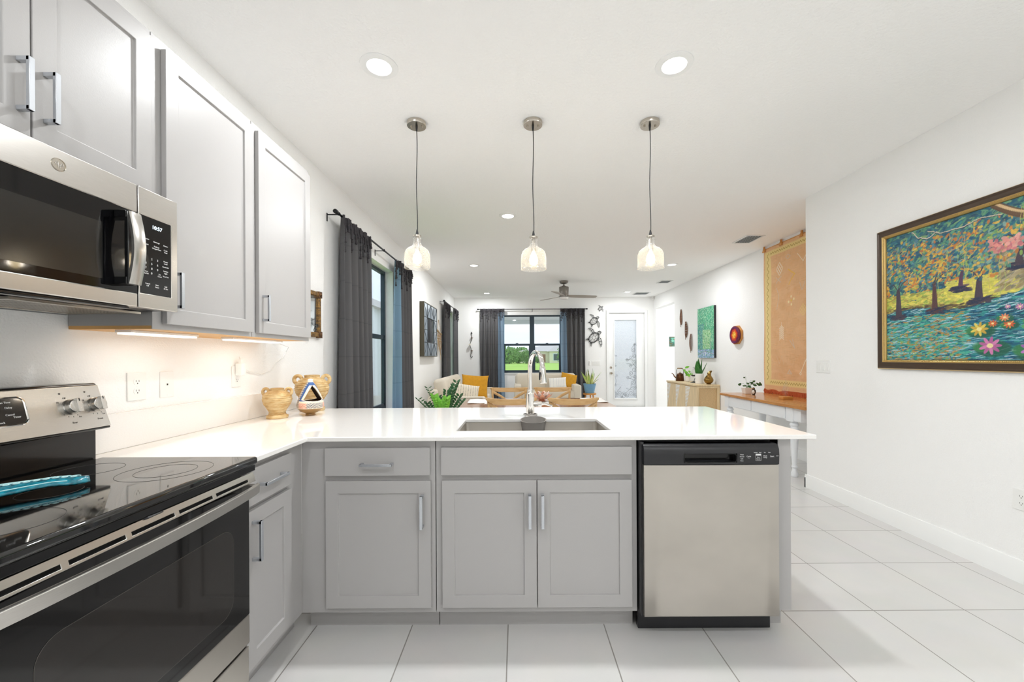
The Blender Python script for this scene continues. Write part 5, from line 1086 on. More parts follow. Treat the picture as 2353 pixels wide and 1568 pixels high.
def leaf_blade(m, base, tip, wd, bend=.0, n=10, th=.0015):
    b, e = Vector(base), Vector(tip); d = e - b; sd = Vector((-d.y, d.x, 0)); sd = sd.normalized() if sd.length > 1e-4 else Vector((1, 0, 0)); sd = (sd * .6 + Vector((.6, 0, 0))).normalized(); R = []
    nn = d.cross(sd).normalized()
    for i in range(n + 1):
        s_ = i / n; p = b + d * s_ + Vector((0, 0, -bend * s_ * s_)) ; w_ = wd * (.45 + .55 * math.sin(PI * min(.97, .15 + .8 * s_))) * (1 - s_ ** 4) + .0006
        R.append([p - sd * w_, p + nn * (-.25 * w_ - th), p + sd * w_, p + nn * (-.25 * w_ + th)])
    m.rings(R)
def round_leaf(m, c, nrm, up, L, W):
    c, nrm, up = Vector(c), Vector(nrm).normalized(), Vector(up).normalized(); sd = nrm.cross(up).normalized(); up = sd.cross(nrm)
    P = [(0, -.5), (.3, -.42), (.5, -.1), (.42, .2), (.2, .42), (0, .55), (-.2, .42), (-.42, .2), (-.5, -.1), (-.3, -.42)]; k = len(m.v)
    a = [c + sd * (x * W) + up * (y * L) - nrm * abs(x) * W * .25 for x, y in P]; m.v += [tuple(p) for p in a] + [tuple(p + nrm * .0012) for p in a]; n_ = len(P)
    m.f.append(tuple(k + i for i in range(n_))); m.f.append(tuple(k + n_ + i for i in reversed(range(n_)))); m.f += [(k + i, k + n_ + i, k + n_ + (i + 1) % n_, k + (i + 1) % n_) for i in range(n_)]
c = (3.27, 7.74, ZT); t = thing('potted_pothos', c, 'small white footed pot with trailing pothos beside the kettle', 'plant')
obj('pot', M().lathe([(.025, 0), (.028, .012), (.045, .02), (.05, .10), (.052, .115), (.046, .115), (.042, .1), (.001, .1)], c=c), 'white_ceramic', t)
rs = random.Random(5); m = M(); st = M()
for k in range(13):
    a = rs.uniform(0, 6.28); r_ = rs.uniform(.01, .075); z = rs.uniform(.12, .20); p = (c[0] + r_ * math.cos(a), c[1] + r_ * math.sin(a), c[2] + z); round_leaf(m, p, (rs.uniform(-.6, .2), -1, rs.uniform(0, .7)), (rs.uniform(-.7, .7), 0, 1), .05, .042); st.tube([(c[0], c[1], c[2] + .1), p], .0015, 4)
p = (c[0] - .04, c[1], c[2] + .27); st.tube([(c[0], c[1], c[2] + .1), (c[0] - .05, c[1], c[2] + .18), p], .002, 4); round_leaf(m, (p[0] + .03, p[1], p[2] + .01), (0, -1, .6), (1, 0, .4), .09, .045); round_leaf(m, (p[0] - .02, p[1], p[2] - .05), (0, -1, .3), (-.4, 0, 1), .05, .045)
obj('foliage', m, 'leaf_bright', t, smooth=0); obj('stems', st, 'stem', t)
c = (3.27, 7.47, ZT); t = thing('candle_holder', c, 'curved black metal candle holder with hanging glass, middle of the sideboard', 'candle holder')
obj('base', M().lathe([(.065, 0), (.06, .006), (.03, .018), (.004, .026)], c=c), 'black_metal', t)
m = M(); m.tube([(c[0], c[1], c[2] + .02), (c[0] + .02, c[1], c[2] + .08), (c[0] + .045, c[1], c[2] + .13), (c[0] + .05, c[1], c[2] + .19), (c[0] + .03, c[1], c[2] + .25), (c[0] + .0, c[1], c[2] + .285), (c[0] - .02, c[1], c[2] + .275)], [.005, .004, .004, .004, .004, .003, .002], 8); obj('stand_arm', m, 'black_metal', t)
obj('candle_dish', M().lathe([(.001, .118), (.03, .118), (.052, .135), (.05, .14), (.028, .125), (.001, .125)], c=c), 'black_metal', t); obj('glass_globe', M().lathe([(.04, .135), (.05, .17), (.035, .22), (.012, .26)], c=c, caps=False), 'clear_glass', t, solid=.001, smooth=60); obj('candle', M().lathe([(.018, .1255), (.018, .15), (.001, .152)], c=c, n=16), 'linen_white', t)
c = (3.25, 7.20, ZT); t = thing('potted_snake_plant', c, 'green snake plant in white cylinder pot below the green canvas', 'plant')
obj('pot', M().lathe([(.064, 0), (.068, .004), (.072, .175), (.068, .178), (.065, .165), (.001, .162)], c=c, n=40), 'white_ceramic', t)
for dx, dy, tx, h_, w_ in ((-.03, 0, -.045, .41, .044), (-.005, .01, -.012, .45, .040), (.015, -.01, .042, .44, .036), (.03, 0, .135, .37, .026), (-.025, -.02, -.04, .31, .042), (.01, -.03, .015, .29, .040), (0, .03, 0, .36, .040), (.03, .02, .05, .26, .028)):
    m = M(); leaf_blade(m, (c[0] + dx, c[1] + dy, c[2] + .15), (c[0] + tx, c[1] + dy * 1.2, c[2] + h_), w_, n=14, th=.003); obj('leaf', m, 'snake_leaf', t, smooth=60)
c = (3.315, 6.99, ZT); t = thing('brass_pitcher', c, 'brass pitcher with slanted spout at the near end of the sideboard', 'pitcher')
R = []; pr = [(.036, 0), (.04, .003), (.034, .012), (.055, .025), (.075, .055), (.077, .08), (.062, .115), (.040, .145), (.031, .165), (.032, .185), (.040, .205)]
m = M()
for i, (r_, z) in enumerate(pr):
    sk = max(0, (z - .14)) * .9; R.append([(c[0] + r_ * math.cos(a) + sk * .3, c[1] + r_ * math.sin(a), c[2] + z + (max(0, z - .15) * .6) * math.cos(a - .3)) for a in [2 * PI * j / 32 for j in range(32)]])
R += [[(c[0] + r_ * math.cos(a) + .012, c[1] + r_ * math.sin(a), c[2] + z + .02 * math.cos(a - .3)) for a in [2 * PI * j / 32 for j in range(32)]] for r_, z in ((.034, .203), (.026, .17))]
m.rings(R); obj('body', m, 'brass', t, smooth=60); obj('handle', M().tube([(c[0] - .02, c[1] - .02, c[2] + .205), (c[0] - .035, c[1] - .045, c[2] + .19), (c[0] - .045, c[1] - .065, c[2] + .14), (c[0] - .045, c[1] - .064, c[2] + .09)], .006, 8), 'brass', t)
# console
t = thing('console_table', (3.12, 4.8, 0), 'long console table with warm wood top and white turned legs under the tapestry', 'table'); x0, x1, y0, y1, zt = 2.82, 3.43, 3.97, 5.63, .762
obj('tabletop', M().box(x0, x1, y0, y1, zt - .032, zt), 'console_wood', t, bevel=.004)
ap = M(); ap.box(x0 + .05, x1 - .03, y0 + .12, y1 - .13, .59, zt - .0325); apr = obj('apron', ap, 'white_paint', t)
for a, b in ((4.32, 4.93), (4.95, 5.46)):
    FA = lambda u, w_, n_: (x0 + .05 - n_, -u, w_); obj('drawer', M().box(-b, -a, .597, .722, .0005, .012, F=FA), 'white_paint', t, bevel=.003)
tl = [(.030, .0), (.036, .03), (.026, .06), (.020, .09), (.026, .1), (.030, .105), (.026, .11), (.022, .13), (.040, .42), (.045, .50), (.030, .525), (.042, .54), (.042, .555), (.030, .565), (.030, .58)]
for x in (x0 + .085, x1 - .085):
    for y in (4.24, y1 - .12): m = M().lathe(tl, c=(x, y, 0), n=24); m.box(x - .05, x + .05, y - .05, y + .05, .58, zt - .033); obj('leg', m, 'white_paint', t, bevel=.002)
ZC = zt + .0008
c = (3.08, 5.42, ZC); t = thing('potted_vine', c, 'small square white pot with a trailing vine on the console table', 'plant')
obj('pot', M().hexa([(c[0] - .04, c[1] - .04, c[2]), (c[0] + .04, c[1] - .04, c[2]), (c[0] + .04, c[1] + .04, c[2]), (c[0] - .04, c[1] + .04, c[2])], [(c[0] - .05, c[1] - .05, c[2] + .085), (c[0] + .05, c[1] - .05, c[2] + .085), (c[0] + .05, c[1] + .05, c[2] + .085), (c[0] - .05, c[1] + .05, c[2] + .085)]), 'white_ceramic', t, bevel=.004)
m = M(); st = M(); o = Vector((c[0], c[1], c[2] + .08))
for dx, dz, L in ((-.11, .05, .05), (-.06, .03, .03), (-.04, .03, .03), (.02, .02, .05), (.05, .07, .05), (.08, .09, .04), (.14, .05, .06), (.0, .06, .04), (.09, .04, .05), (-.05, .14, .03), (.03, -.01, .05), (.17, .055, .06)):
    p = o + Vector((dx, -.03, dz)); st.tube([o, o + Vector((dx * .5, -.02, dz + .01)), p], .0016, 4); round_leaf(m, p, (rs.uniform(-.3, .3), -1, .8), (rs.uniform(-1, 1), 0, .5), L, L * .7)
obj('foliage', m, 'leaf_dark', t, smooth=0); obj('stems', st, 'stem', t)
c = (3.09, 5.28, ZC); t = thing('penguin_figurine', c, 'tiny black and white penguin figurine beside the vine pot', 'figurine')
obj('body', M().lathe([(.016, 0), (.022, .02), (.022, .05), (.015, .07), (.016, .082), (.010, .094), (.001, .097)], c=c, n=20), 'black_plastic', t, smooth=60); obj('belly', M().ball((c[0] - .007, c[1] - .007, c[2] + .036), (.018, .018, .03), 14), 'white_ceramic', t, smooth=60); obj('beak', M().cyl((c[0] - .01, c[1] - .01, c[2] + .084), (c[0] - .024, c[1] - .018, c[2] + .08), .005, .001, 8), 'mustard', t); obj('wing', M().ball((c[0] + .019, c[1] - .006, c[2] + .042), (.006, .012, .026), 10), 'black_plastic', t)
c = (3.15, 4.74, ZC); t = thing('glass_sculpture', c, 'clear glass plume sculpture on a small wood block in front of the tapestry', 'sculpture')
obj('wood_block', M().box(c[0] - .06, c[0] + .06, c[1] - .04, c[1] + .04, c[2], c[2] + .028), 'stool_wood', t, bevel=.003)
for k, (dx, h_) in enumerate(((-.02, .16), (0, .2), (.02, .13))): obj('glass_plume', M().tube([(c[0] + dx * .5, c[1], c[2] + .028), (c[0] + dx - .012, c[1], c[2] + .028 + h_ * .4), (c[0] + dx + .008, c[1], c[2] + .028 + h_ * .75), (c[0] + dx, c[1], c[2] + .028 + h_)], [.006, .014, .012, .003], 10), 'clear_glass', t, smooth=60)
tag(obj('reading_glasses', M().tube([(3.0, 4.28, ZC + .004), (3.03, 4.24, ZC + .004), (3.07, 4.25, ZC + .004), (3.08, 4.29, ZC + .004), (3.04, 4.31, ZC + .004)], .002, 6, loop=True), 'clear_glass'), 'thin clear ring-shaped object at the near end of the console table', 'ring')
# ================================================================ dining set
t = thing('dining_table', (.23, 4.62, 0), 'rectangular reddish wood dining table behind the peninsula', 'table'); x0, x1, y0, y1 = -.60, 1.045, 4.15, 5.09
obj('tabletop', M().box(x0, x1, y0, y1, .718, .75), 'table_wood', t, bevel=.006); obj('apron', M().slab([x0 + .08, x0 + .10, x1 - .10, x1 - .08], [y0 + .08, y0 + .10, y1 - .10, y1 - .08], .63, .7175, lambda x, y: not (x0 + .10 < x < x1 - .10 and y0 + .10 < y < y1 - .10)), 'table_wood', t)
for x in (x0 + .09, x1 - .09):
    for y in (y0 + .09, y1 - .09): obj('leg', M().hexa([(x - .025, y - .025, 0), (x + .025, y - .025, 0), (x + .025, y + .025, 0), (x - .025, y + .025, 0)], [(x - .038, y - .038, .7175), (x + .038, y - .038, .7175), (x + .038, y + .038, .7175), (x - .038, y + .038, .7175)]), 'table_wood', t, bevel=.004)
runner = M().sheet(lambda a, b: (-.36 + 1.18 * a, 4.47 + .30 * b, .7525 + .0008 * math.sin(a * 40)), 40, 6); tag(obj('table_runner', runner, 'linen_white', solid=.003), 'white cloth runner along the middle of the dining table', 'table runner')
def placemat(x, y, label, rz):
    o = obj('placemat', M().sheet(lambda a, b: (x + (a - .5) * .27 * math.cos(rz) - (b - .5) * .46 * math.sin(rz), y + (a - .5) * .27 * math.sin(rz) + (b - .5) * .46 * math.cos(rz), .7535 + .002 * math.sin(a * 9 + b * 5) + .002), 12, 12), 'linen_white', solid=.004); return tag(o, label, 'placemat', 'white placemats at the table ends')
placemat(-.43, 4.75, 'white placemat at the left end of the dining table', .05); placemat(.91, 4.80, 'white placemat at the right end of the dining table', -.04)
c = (.29, 4.68, .7565); t = thing('lotus_candle_holder', c, 'rose gold lotus flower candle holder in the middle of the dining table', 'candle holder')
obj('base', M().lathe([(.045, 0), (.05, .006), (.03, .014), (.028, .02)], c=c, n=24), 'rose_gold', t)
for ring_, (n_, r_, h_, ma) in enumerate(((8, .10, .075, 'rose_gold'), (8, .065, .10, 'rose_petal'), (5, .035, .10, 'rose_gold'))):
    for k in range(n_):
        a = 2 * PI * (k + .5 * ring_) / n_; 
        def pet(p, q, a=a, r_=r_, h_=h_):
            w_ = (q * 2 - 1) * .030 * math.sin(PI * min(.98, .12 + .86 * p)); rr = .02 + r_ * math.sin(p * 1.5); return (c[0] + rr * math.cos(a) - w_ * math.sin(a), c[1] + rr * math.sin(a) + w_ * math.cos(a), c[2] + .015 + h_ * p ** 1.2 + .25 * abs(w_))
        obj('petal', M().sheet(pet, 8, 6), ma, t, solid=.002, smooth=70)
def chair():
    t = thing('dining_chair', (0, 0, 0), '', 'chair', 'cross back dining chairs'); W = .235        # back at y=0, seat toward +y
    arc = lambda s_: -.075 * (1 - s_ * s_)
    m = M(); R = []
    for i in range(21):
        s_ = i / 20 * 2 - 1; x = .25 * s_; y = arc(s_); zt_ = .874 - .012 * (1 - s_ * s_); zb_ = .812 + .034 * s_ ** 4 - .008 * (1 - s_ * s_); e_ = .006 if abs(s_) > .97 else .0; R.append([(x, y - .011, zb_ + e_), (x, y + .011, zb_ + e_), (x, y + .013, (zt_ + zb_) / 2), (x, y + .009, zt_ - e_), (x, y - .009, zt_ - e_), (x, y - .013, (zt_ + zb_) / 2)])
    m.rings(R); obj('top_rail', m, 'chair_wood', t, smooth=50)
    for sx in (-1, 1):
        obj('back_post', M().tube([(sx * .175, .07, 0), (sx * .185, .045, .25), (sx * .195, .035, .46), (sx * .212, .010, .68), (sx * .226, .004, .865)], [.013, .016, .017, .015, .014], 12), 'chair_wood', t, smooth=60)
        obj('front_leg', M().tube([(sx * .20, .435, 0), (sx * .19, .42, .44)], [.013, .018], 12), 'chair_wood', t, smooth=60)
        obj('cross_slat', M().tube([(-sx * .218, -.004 + 0, .815), (-sx * .11, -.045 - .006 * sx, .75), (0, -.040 - .01 * sx, .67), (sx * .12, -.01 - .006 * sx, .56), (sx * .19, .035, .47)], .017, 10, ry=.006), 'chair_wood', t, smooth=60)
        obj('bolt', M().ball((sx * .226, -.012, .845), .007, 8), 'black_metal', t)
        obj('side_stretcher', M().tube([(sx * .185, .06, .2), (sx * .195, .43, .18)], .010, 8), 'chair_wood', t)
    obj('seat_frame', M().rings([[(p[0] * .205 + 0, .235 + p[1] * .215, z) for p in [(math.copysign(abs(math.cos(a)) ** .6, math.cos(a)), math.copysign(abs(math.sin(a)) ** .6, math.sin(a))) for a in [2 * PI * j / 40 for j in range(40)]]] for z in (.43, .46)]), 'chair_wood', t, bevel=.006); obj('woven_seat', M().rings([[(p[0] * .175 + 0, .235 + p[1] * .185, z) for p in [(math.copysign(abs(math.cos(a)) ** .6, math.cos(a)), math.copysign(abs(math.sin(a)) ** .6, math.sin(a))) for a in [2 * PI * j / 40 for j in range(40)]]] for z in (.4605, .468)]), 'rattan', t, bevel=.004)
    obj('front_stretcher', M().tube([(-.195, .425, .24), (.195, .425, .24)], .010, 8), 'chair_wood', t); return t
ch = chair(); ch.location = (-.055, 3.97, 0); ch['label'] = 'cross back chair on the near side of the table, left of the faucet'
clone(ch, (.55, 3.95, 0), 'cross back chair on the near side of the table, right of the faucet')
clone(ch, (-.10, 5.33, 0), 'cross back chair on the far side of the table, left one', rotz=PI); clone(ch, (.475, 5.33, 0), 'cross back chair on the far side of the table, right one behind the lotus', rotz=PI)
# ================================================================ sofas and cushions
def pillow(name, c, w_, h_, th, R3, material, label, cat='pillow', group=None, colors=None, trim=None, power=.5):
    m = M(); n_ = 72 if colors else 24; cols = []; R3 = R3.to_3x3(); C3 = Vector(c)
    for side in (1, -1):
        k = len(m.v)
        for j in range(n_ + 1):
            for i in range(n_ + 1):
                a, b = i / n_ * 2 - 1, j / n_ * 2 - 1; pin = 1 - .08 * (1 - abs(a) ** 3) * abs(b) ** 8; pin2 = 1 - .08 * (1 - abs(b) ** 3) * abs(a) ** 8
                t_ = th * max(0, (1 - a ** 4) * (1 - b ** 4)) ** power; m.v.append(tuple(C3 + R3 @ Vector((a * w_ / 2 * pin2, side * t_ / 2, b * h_ / 2 * pin)))); cols.append(colors(a, b) if colors else (1, 1, 1))
        for j in range(n_):
            for i in range(n_): q = k + j * (n_ + 1) + i; m.f.append((q, q + 1, q + n_ + 2, q + n_ + 1))
    o = obj(name, m, material, smooth=80, colors=np.array(cols) if colors else None); return tag(o, label, cat, group) if label else o
def grid_cols(nv, nh, c1='#efe9dc', c2='#3c3f46'):
    def f(a, b):
        u = (a + 1) / 2 * nv; v = (b + 1) / 2 * nh
        return lin(c2) if (u % 1 < .12 and (int(v * 3) % 2 == 0)) else lin(c1)
    return f
# loveseat under the window
sp_ = thing('loveseat', (.69, 9.45, 0), 'cream fabric loveseat under the back window', 'sofa', 'cream upholstered sofas'); lx0, lx1 = -.06, 1.44
obj('frame_base', M().rbox(((lx0 + lx1) / 2, 9.47, .22), ((lx1 - lx0) / 2 - .02, .44, .15), .03), 'sofa_fabric', sp_, smooth=60)
obj('back_frame', M().rbox(((lx0 + lx1) / 2, 9.86, .45), ((lx1 - lx0) / 2 - .02, .10, .38), .05), 'sofa_fabric', sp_, smooth=60)
for x in (lx0 + .085, lx1 - .085): obj('arm', M().rbox((x, 9.42, .34), (.085, .45, .31), .045), 'sofa_fabric', sp_, smooth=60)
for k, x in enumerate((.36, 1.02)):
    obj('seat_cushion', M().rbox((x, 9.36, .43), (.325, .36, .08), .04), 'sofa_fabric', sp_, smooth=60)
    R = Matrix.Rotation(math.radians(-10), 3, 'X'); o_ = Vector((x, 9.70, .68)); wd_ = .335 + .0
    mm = M().rbox((0, 0, 0), (wd_ + (.05), .11, .205), .085, n=28, F=lambda a, b, c: tuple(o_ + R @ Vector((a * (1 + .02 * math.sin(c * 14)), b + .01 * math.sin(a * 11) * (c < .08), c + .006 * math.cos(a * 5))))); obj('back_cushion', mm, 'sofa_fabric', sp_, smooth=60)
for x in (lx0 + .06, lx1 - .06):
    for y in (9.08, 9.88): obj('foot', M().cyl((x, y, 0), (x, y, .08), .02, .025, 10), 'table_wood', sp_)
Rx = lambda d: Matrix.Rotation(math.radians(d), 4, 'X'); Rz = lambda d: Matrix.Rotation(math.radians(d), 4, 'Z'); Ry = lambda d: Matrix.Rotation(math.radians(d), 4, 'Y')
pillow('throw_pillow', (.955, 9.43, .66), .42, .28, .13, Rz(-8) @ Rx(-16) @ Ry(-4), 'printed_fabric', 'white pillow with thin grid lines leaning on the loveseat', group='throw pillows', colors=grid_cols(11, 9, '#f3f1ec', '#aeb6c2'))
pillow('throw_pillow', (1.215, 9.50, .705), .40, .38, .15, Rz(14) @ Rx(-14) @ Ry(14), 'mustard', 'mustard pillow at the right end of the loveseat, tilted', group='throw pillows')
# left sofa
sl = thing('sofa', (-1.06, 7.6, 0), 'cream fabric sofa along the left wall under the geometric mirror', 'sofa', 'cream upholstered sofas'); sy0, sy1 = 6.52, 8.78
obj('frame_base', M().rbox((-1.03, (sy0 + sy1) / 2, .22), (.46, (sy1 - sy0) / 2 - .02, .15), .03), 'sofa_fabric', sl, smooth=60); obj('back_frame', M().rbox((-1.37, (sy0 + sy1) / 2, .44), (.07, (sy1 - sy0) / 2 - .02, .31), .05), 'sofa_fabric', sl, smooth=60)
for y in (sy0 + .09, sy1 - .09):
    obj('arm', M().rbox((-.98, y, .34), (.47, .09, .29), .04), 'sofa_fabric', sl, smooth=60); obj('piping', M().tube([(-1.42, y - .08, .615), (-.55, y - .08, .615)], .006, 6), 'sofa_piping', sl)
for k, y in enumerate((7.03, 7.65, 8.27)):
    obj('seat_cushion', M().rbox((-.92, y, .43), (.37, .31, .08), .04), 'sofa_fabric', sl, smooth=60)
    R = Matrix.Rotation(math.radians(-14), 3, 'Y'); o_ = Vector((-1.255, y, .70)); obj('back_cushion', M().rbox((0, 0, 0), (.105, .325, .22), .08, n=28, F=lambda a, b, c: tuple(o_ + R @ Vector((a, b, c + .01 * math.cos(b * 5))))), 'sofa_fabric', sl, smooth=60)
for x in (-1.4, -.62):
    for y in (sy0 + .06, sy1 - .06): obj('foot', M().cyl((x, y, 0), (x, y, .08), .02, .025, 10), 'table_wood', sl)
pillow('throw_pillow', (-.90, 6.98, .665), .52, .30, .15, Rz(22) @ Rx(-14) @ Ry(10), 'printed_fabric', 'cream lumbar pillow with dark dashed lines on the left sofa', group='throw pillows', colors=grid_cols(12, 8, '#e2d8c6', '#4a4a4c'), trim=1)
pillow('throw_pillow', (-.80, 7.72, .715), .52, .46, .16, Rz(10) @ Rx(-14) @ Ry(4), 'mustard', 'large mustard pillow on the left sofa', group='throw pillows')
# plants
c = (1.72, 9.55, .42); t = thing('potted_spider_plant', c, 'variegated long leaf plant in a blue ribbed pot on a wooden stool', 'plant')
prof = [(.10, 0), (.105, .004)] + [(.105 + .045 * i / 20 + .002 * math.sin(i * 1.6), .01 + .2 * i / 20) for i in range(21)] + [(.153, .222), (.145, .222), (.14, .19), (.001, .19)]
obj('pot', M().lathe(prof, c=c, n=40), 'blue_ceramic', t, smooth=60); obj('soil', M().lathe([(.139, .192), (.001, .196)], c=c), 'soil', t); rs = random.Random(12); 
for k in range(22):
    a = rs.uniform(0, 2 * PI); L_ = rs.uniform(.14, .36); out = rs.uniform(.03, .30) if L_ < .3 else rs.uniform(.02, .14); b0 = (c[0] + .05 * math.cos(a), c[1] + .05 * math.sin(a), c[2] + .19); e_ = (c[0] + out * math.cos(a), c[1] + out * .8 * math.sin(a), c[2] + .19 + L_ + .05)
    if k in (0, 1): e_ = (c[0] - (.20 if k == 0 else .05), c[1], c[2] + (.56 if k == 0 else .62))
    m = M(); leaf_blade(m, b0, e_, .020, bend=.05 * (out > .1), n=10); lf = obj('leaf', m, 'leaf_edge', t, smooth=60); m = M(); leaf_blade(m, (b0[0], b0[1] - .002, b0[2]), (e_[0], e_[1] - .003, e_[2]), .011, bend=.05 * (out > .1), n=10); obj('leaf_stripe', m, 'leaf_dark' if k % 3 else 'leaf_bright', lf, smooth=60)
t = thing('plant_stool', (1.72, 9.55, 0), 'small wooden stool holding the blue pot', 'stool'); obj('seat', M().lathe([(.15, .385), (.155, .39), (.155, .413), (.15, .4195), (.001, .4195)], c=(1.72, 9.55, 0), n=40), 'stool_wood', t)
for k in range(3): a = .5 + 2 * PI * k / 3; obj('leg', M().cyl((1.72 + .15 * math.cos(a), 9.55 + .15 * math.sin(a), 0), (1.72 + .10 * math.cos(a), 9.55 + .10 * math.sin(a), .385), .012, .016, 12), 'stool_wood', t)
c = (-.93, 5.15, 0); t = thing('potted_zamioculcas', c, 'tall leafy green plant with glossy leaflets standing left of the dining table', 'plant')
obj('pot', M().lathe([(.12, 0), (.13, .01), (.17, .30), (.175, .32), (.165, .32), (.155, .28), (.001, .28)], c=c, n=36), 'white_ceramic', t); obj('soil', M().lathe([(.155, .281), (.001, .285)], c=c), 'soil', t); rs = random.Random(21)
for k, (dx, dy, h_, br) in enumerate(((.17, 0, .96, 0), (.12, -.05, .86, 0), (.04, .0, .84, 0), (-.20, 0, .88, 2), (-.32, -.02, .74, 2), (-.08, .05, .76, 0), (.20, .05, .78, 0), (-.02, -.08, .73, 1), (.06, -.1, .76, 1), (-.11, -.06, .78, 1), (.12, .1, .9, 0), (.24, -.02, .72, 0), (-.22, .05, .68, 0))):
    m = M(); st = M(); b0 = Vector((c[0] + dx * .2, c[1] + dy * .2, .28)); e_ = Vector((c[0] + dx, c[1] + dy, h_)); pth = lambda s_: b0 + (e_ - b0) * s_ + Vector((-dx * .4 * math.sin(PI * s_) * .6, 0, 0)); st.tube([pth(i / 8) for i in range(9)], [.006 - .004 * i / 8 for i in range(9)], 6)
    n_ = 11; L_ = .075 if br == 1 else .055 if br == 0 else .05
    for i in range(n_):
        s_ = .42 + .57 * i / (n_ - 1); p = pth(s_)
        for sg in (-1, 1): round_leaf(m, p + Vector((sg * .026, -.006, .018)), (sg * .25 + rs.uniform(-.3, .3), -1, .35), (sg * .9, 0, 1.0 if br != 2 else .6), L_, L_ * (.55 if br != 2 else .28))
    obj('leaflets', m, ['leaf_dark', 'leaf_bright', 'leaf_dark'][br], t, smooth=0); obj('stem', st, 'stem', t)
# ================================================================ outside
struct('porch_slab', M().box(-6, 7, 10.36, 14.4, -.22, -.06), 'pavement', smooth=0)
struct('ground', M().box(-160, 190, 10.36, 46, -.5, -.24), 'pavement', smooth=0)
struct('lawn', M().box(-160, 190, 46.01, 320, -.5, -.2), 'grass', smooth=0)
struct('side_yard', M().box(-60, -1.76, -20, 10.35, -.5, -.24), 'grass', smooth=0)
t = thing('porch_roof', (.5, 12.4, 2.45), 'white covered porch ceiling outside the back window', 'porch'); obj('soffit', M().box(-2.6, 7, 10.36, 14.3, 2.56, 2.66), 'white_paint', t, smooth=0); obj('beam', M().box(-2.6, 7, 14.05, 14.3, 2.44, 2.559), 'white_paint', t, smooth=0)
for x in (-2.4, 6.8): obj('post', M().box(x - .12, x + .12, 14.06, 14.28, -.06, 2.439), 'white_paint', t, bevel=.01)
t = thing('neighbour_house', (-6.5, 5, -.24), 'pale sided neighbouring house seen through the left wall window', 'house'); m = M().box(-9.5, -5.5, -6, 24, -.24, 3.2)
for k in range(30): m.box(-5.5, -5.35, -5.95 + k * 1.0, -5.75 + k * 1.0, -.24, 3.2)
obj('wall', m, 'siding', t, smooth=0); obj('roof', M().add([(-10, -6.5, 3.2), (-5.2, -6.5, 3.2), (-5.2, 24.5, 3.2), (-10, 24.5, 3.2), (-7.5, -6.5, 4.4), (-7.5, 24.5, 4.4)], [(0, 1, 2, 3), (0, 4, 1), (3, 2, 5), (1, 4, 5, 2), (0, 3, 5, 4)]), 'roof_tile', t, smooth=0)
def hiproof(m, x0, x1, y0, y1, z0, h_, ov=.5):
    x0 -= ov; x1 += ov; y0 -= ov; y1 += ov; d = min(x1 - x0, y1 - y0) / 2 - .1; m.add([(x0, y0, z0), (x1, y0, z0), (x1, y1, z0), (x0, y1, z0), (x0 + d, y0 + d, z0 + h_), (x1 - d, y0 + d, z0 + h_), (x1 - d, y1 - d, z0 + h_), (x0 + d, y1 - d, z0 + h_)], [(3, 2, 1, 0), (0, 1, 5, 4), (1, 2, 6, 5), (2, 3, 7, 6), (3, 0, 4, 7), (4, 5, 6, 7)])
def house(x0, x1, y0, label, parts):
    t = thing('house', ((x0 + x1) / 2, y0 + 6, -.2), label, 'house', 'houses across the lawn'); m = M().box(x0, x1, y0, y0 + 14, -.2, 3.0); obj('wall', m, 'stucco', t, smooth=0); m = M(); hiproof(m, x0, x1, y0, y0 + 14, 3.0, 2.0); obj('roof', m, 'roof_tile', t, smooth=0); F = FY(y0)
    for k, (a, b, c, d, kind) in enumerate(parts):
        o = obj('window_frame' if kind == 'w' else 'entry_door', M().box(a, b, c, d, .01, .12, F=F), 'white_paint' if kind == 'w' else 'table_wood', t)
        if kind == 'w': obj('pane', M().box(a + .15, b - .15, c + .15, d - .15, .121, .14, F=F), 'screen_cage', o)
    return t
house(1.0, 17.5, 112, 'beige house with hip roof right of the window mullion, across the lawn', [(9.6, 12.2, .3, 2.3, 'w'), (6.9, 8.0, -.1, 2.2, 'd'), (2.0, 5.5, .1, 2.2, 'w')])
gh = [o for o in bpy.data.objects if o.get('label', '').startswith('beige house with hip roof')][0]
obj('wing_wall', M().box(8.9, 13, 108.2, 111.7, -.2, 2.9), 'stucco', gh, smooth=0); m = M(); hiproof(m, 8.9, 13, 108.2, 111.4, 2.9, 1.5); obj('wing_roof', m, 'roof_tile', gh, smooth=0); F = FY(108.2); o = obj('window_frame', M().box(9.7, 12.2, .3, 2.4, .01, .1, F=F), 'white_paint', gh); obj('pane', M().box(9.9, 12.0, .5, 2.2, .101, .12, F=F), 'screen_cage', o)
house(-34, -7, 118, 'pale house behind the screened pool cage, left across the lawn', [(-20, -16, .3, 2.3, 'w')])
t = thing('pool_cage', (-7, 104, -.2), 'dark screened pool enclosure at the left of the lawn view', 'enclosure'); x0, x1, y0, y1 = -12, -1.8, 104, 109; m = M()
for x in np.linspace(x0, x1, 8): m.box(x - .08, x + .08, y0, y0 + .16, -.2, 3.0); m.tube([(x, y0, 3.0), (x * .9 - .5, y0 + 3, 4.4)], .08, 4)
for z in (.9, 2.0, 3.0): m.box(x0, x1, y0, y0 + .14, z - .06, z + .06)
obj('cage_frame', m, 'black_metal', t, smooth=0); def_ = M().box(x0, x1, y0 + .2, y0 + .24, -.2, 3.0); def_.add([(x0, y0 + .1, 3.02), (x1, y0 + .1, 3.02), (x1 - 2, y0 + 3, 4.2), (x0 + 2, y0 + 3, 4.2), (x0, y0 + 6, 3.02), (x1, y0 + 6, 3.02)], [(0, 1, 2, 3), (3, 2, 5, 4)]); obj('screen_mesh', def_, 'screen_cage', t, smooth=0)
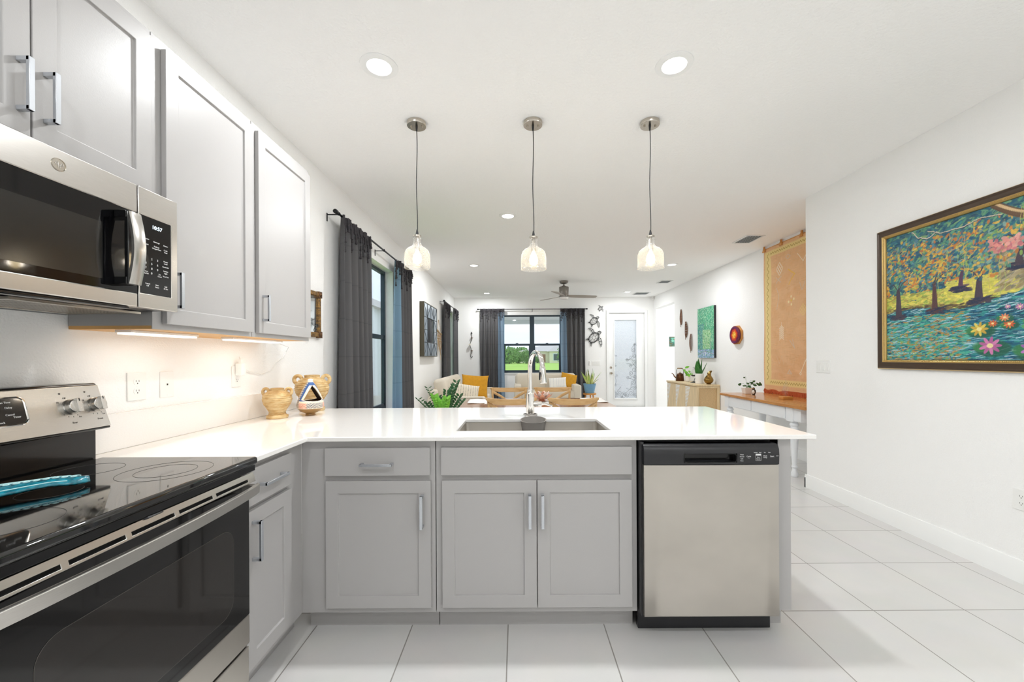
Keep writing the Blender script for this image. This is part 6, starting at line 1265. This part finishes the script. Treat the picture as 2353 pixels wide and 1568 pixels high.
def tree3(x, y, h_, r_, label, seed):
    rs = random.Random(seed); t = thing('tree', (x, y, -.2), label, 'tree', 'trees across the lawn'); obj('trunk', M().tube([(x, y, -.2), (x + .1, y, h_ * .3), (x, y, h_ * .6)], [.14, .1, .06], 8), 'trunk', t); m = M()
    for k in range(900):
        a = rs.uniform(0, 2 * PI); b_ = rs.uniform(-1, 1); q = rs.uniform(.55, 1.0) * (1 + .18 * math.sin(3 * a + seed) + .12 * math.sin(7 * a + 5 * b_)); c_ = math.sqrt(1 - b_ * b_); p = (x + r_ * q * c_ * math.cos(a), y + r_ * q * c_ * math.sin(a), h_ * .47 + h_ * .52 * q * b_)
        s_ = rs.uniform(.10, .26) * r_ / 2; k0 = len(m.v); u = Vector((rs.uniform(-1, 1), rs.uniform(-1, 1), rs.uniform(-1, 1))).normalized(); v = u.orthogonal().normalized(); w_ = u.cross(v)
        P3 = Vector(p); m.add([tuple(P3 + u * s_), tuple(P3 + v * s_), tuple(P3 - u * s_), tuple(P3 - v * s_), tuple(P3 + w_ * s_ * .6), tuple(P3 - w_ * s_ * .6)], [(0, 1, 4), (1, 2, 4), (2, 3, 4), (3, 0, 4), (1, 0, 5), (2, 1, 5), (3, 2, 5), (0, 3, 5)])
    obj('crown', m, 'tree_leaf', t, smooth=0); return t
tree3(-1.7, 96, 3.6, 2.0, 'green tree left of the window mullion across the lawn', 1); tree3(2.5, 99, 3.3, 1.6, 'small tree just left of the window mullion', 2); tree3(11.6, 100, 4.0, 1.6, 'round tree right of the beige house', 3); tree3(15.0, 102, 4.4, 2.2, 'larger tree at the right edge of the window view', 4); tree3(-5.6, 113, 4.2, 2.2, 'tree rising behind the screened pool cage', 5); tree3(-3.2, 160, 5.5, 4.4, 'distant tree on the skyline left of the mullion', 6)
tree3(.4, 104, 2.6, 1.9, 'low shrub like tree between the two trees left of the mullion', 8); tree3(-3.6, 101, 2.4, 1.7, 'low bush in front of the screened pool cage', 9); tree3(5.6, 109, 1.6, 1.3, 'small round bush in front of the beige house', 10)
tree3(1.8, 150, 5.0, 4.0, 'distant tree on the skyline just left of the mullion', 11); tree3(20, 150, 6.2, 4.2, 'distant tree behind the right hand tree', 12)
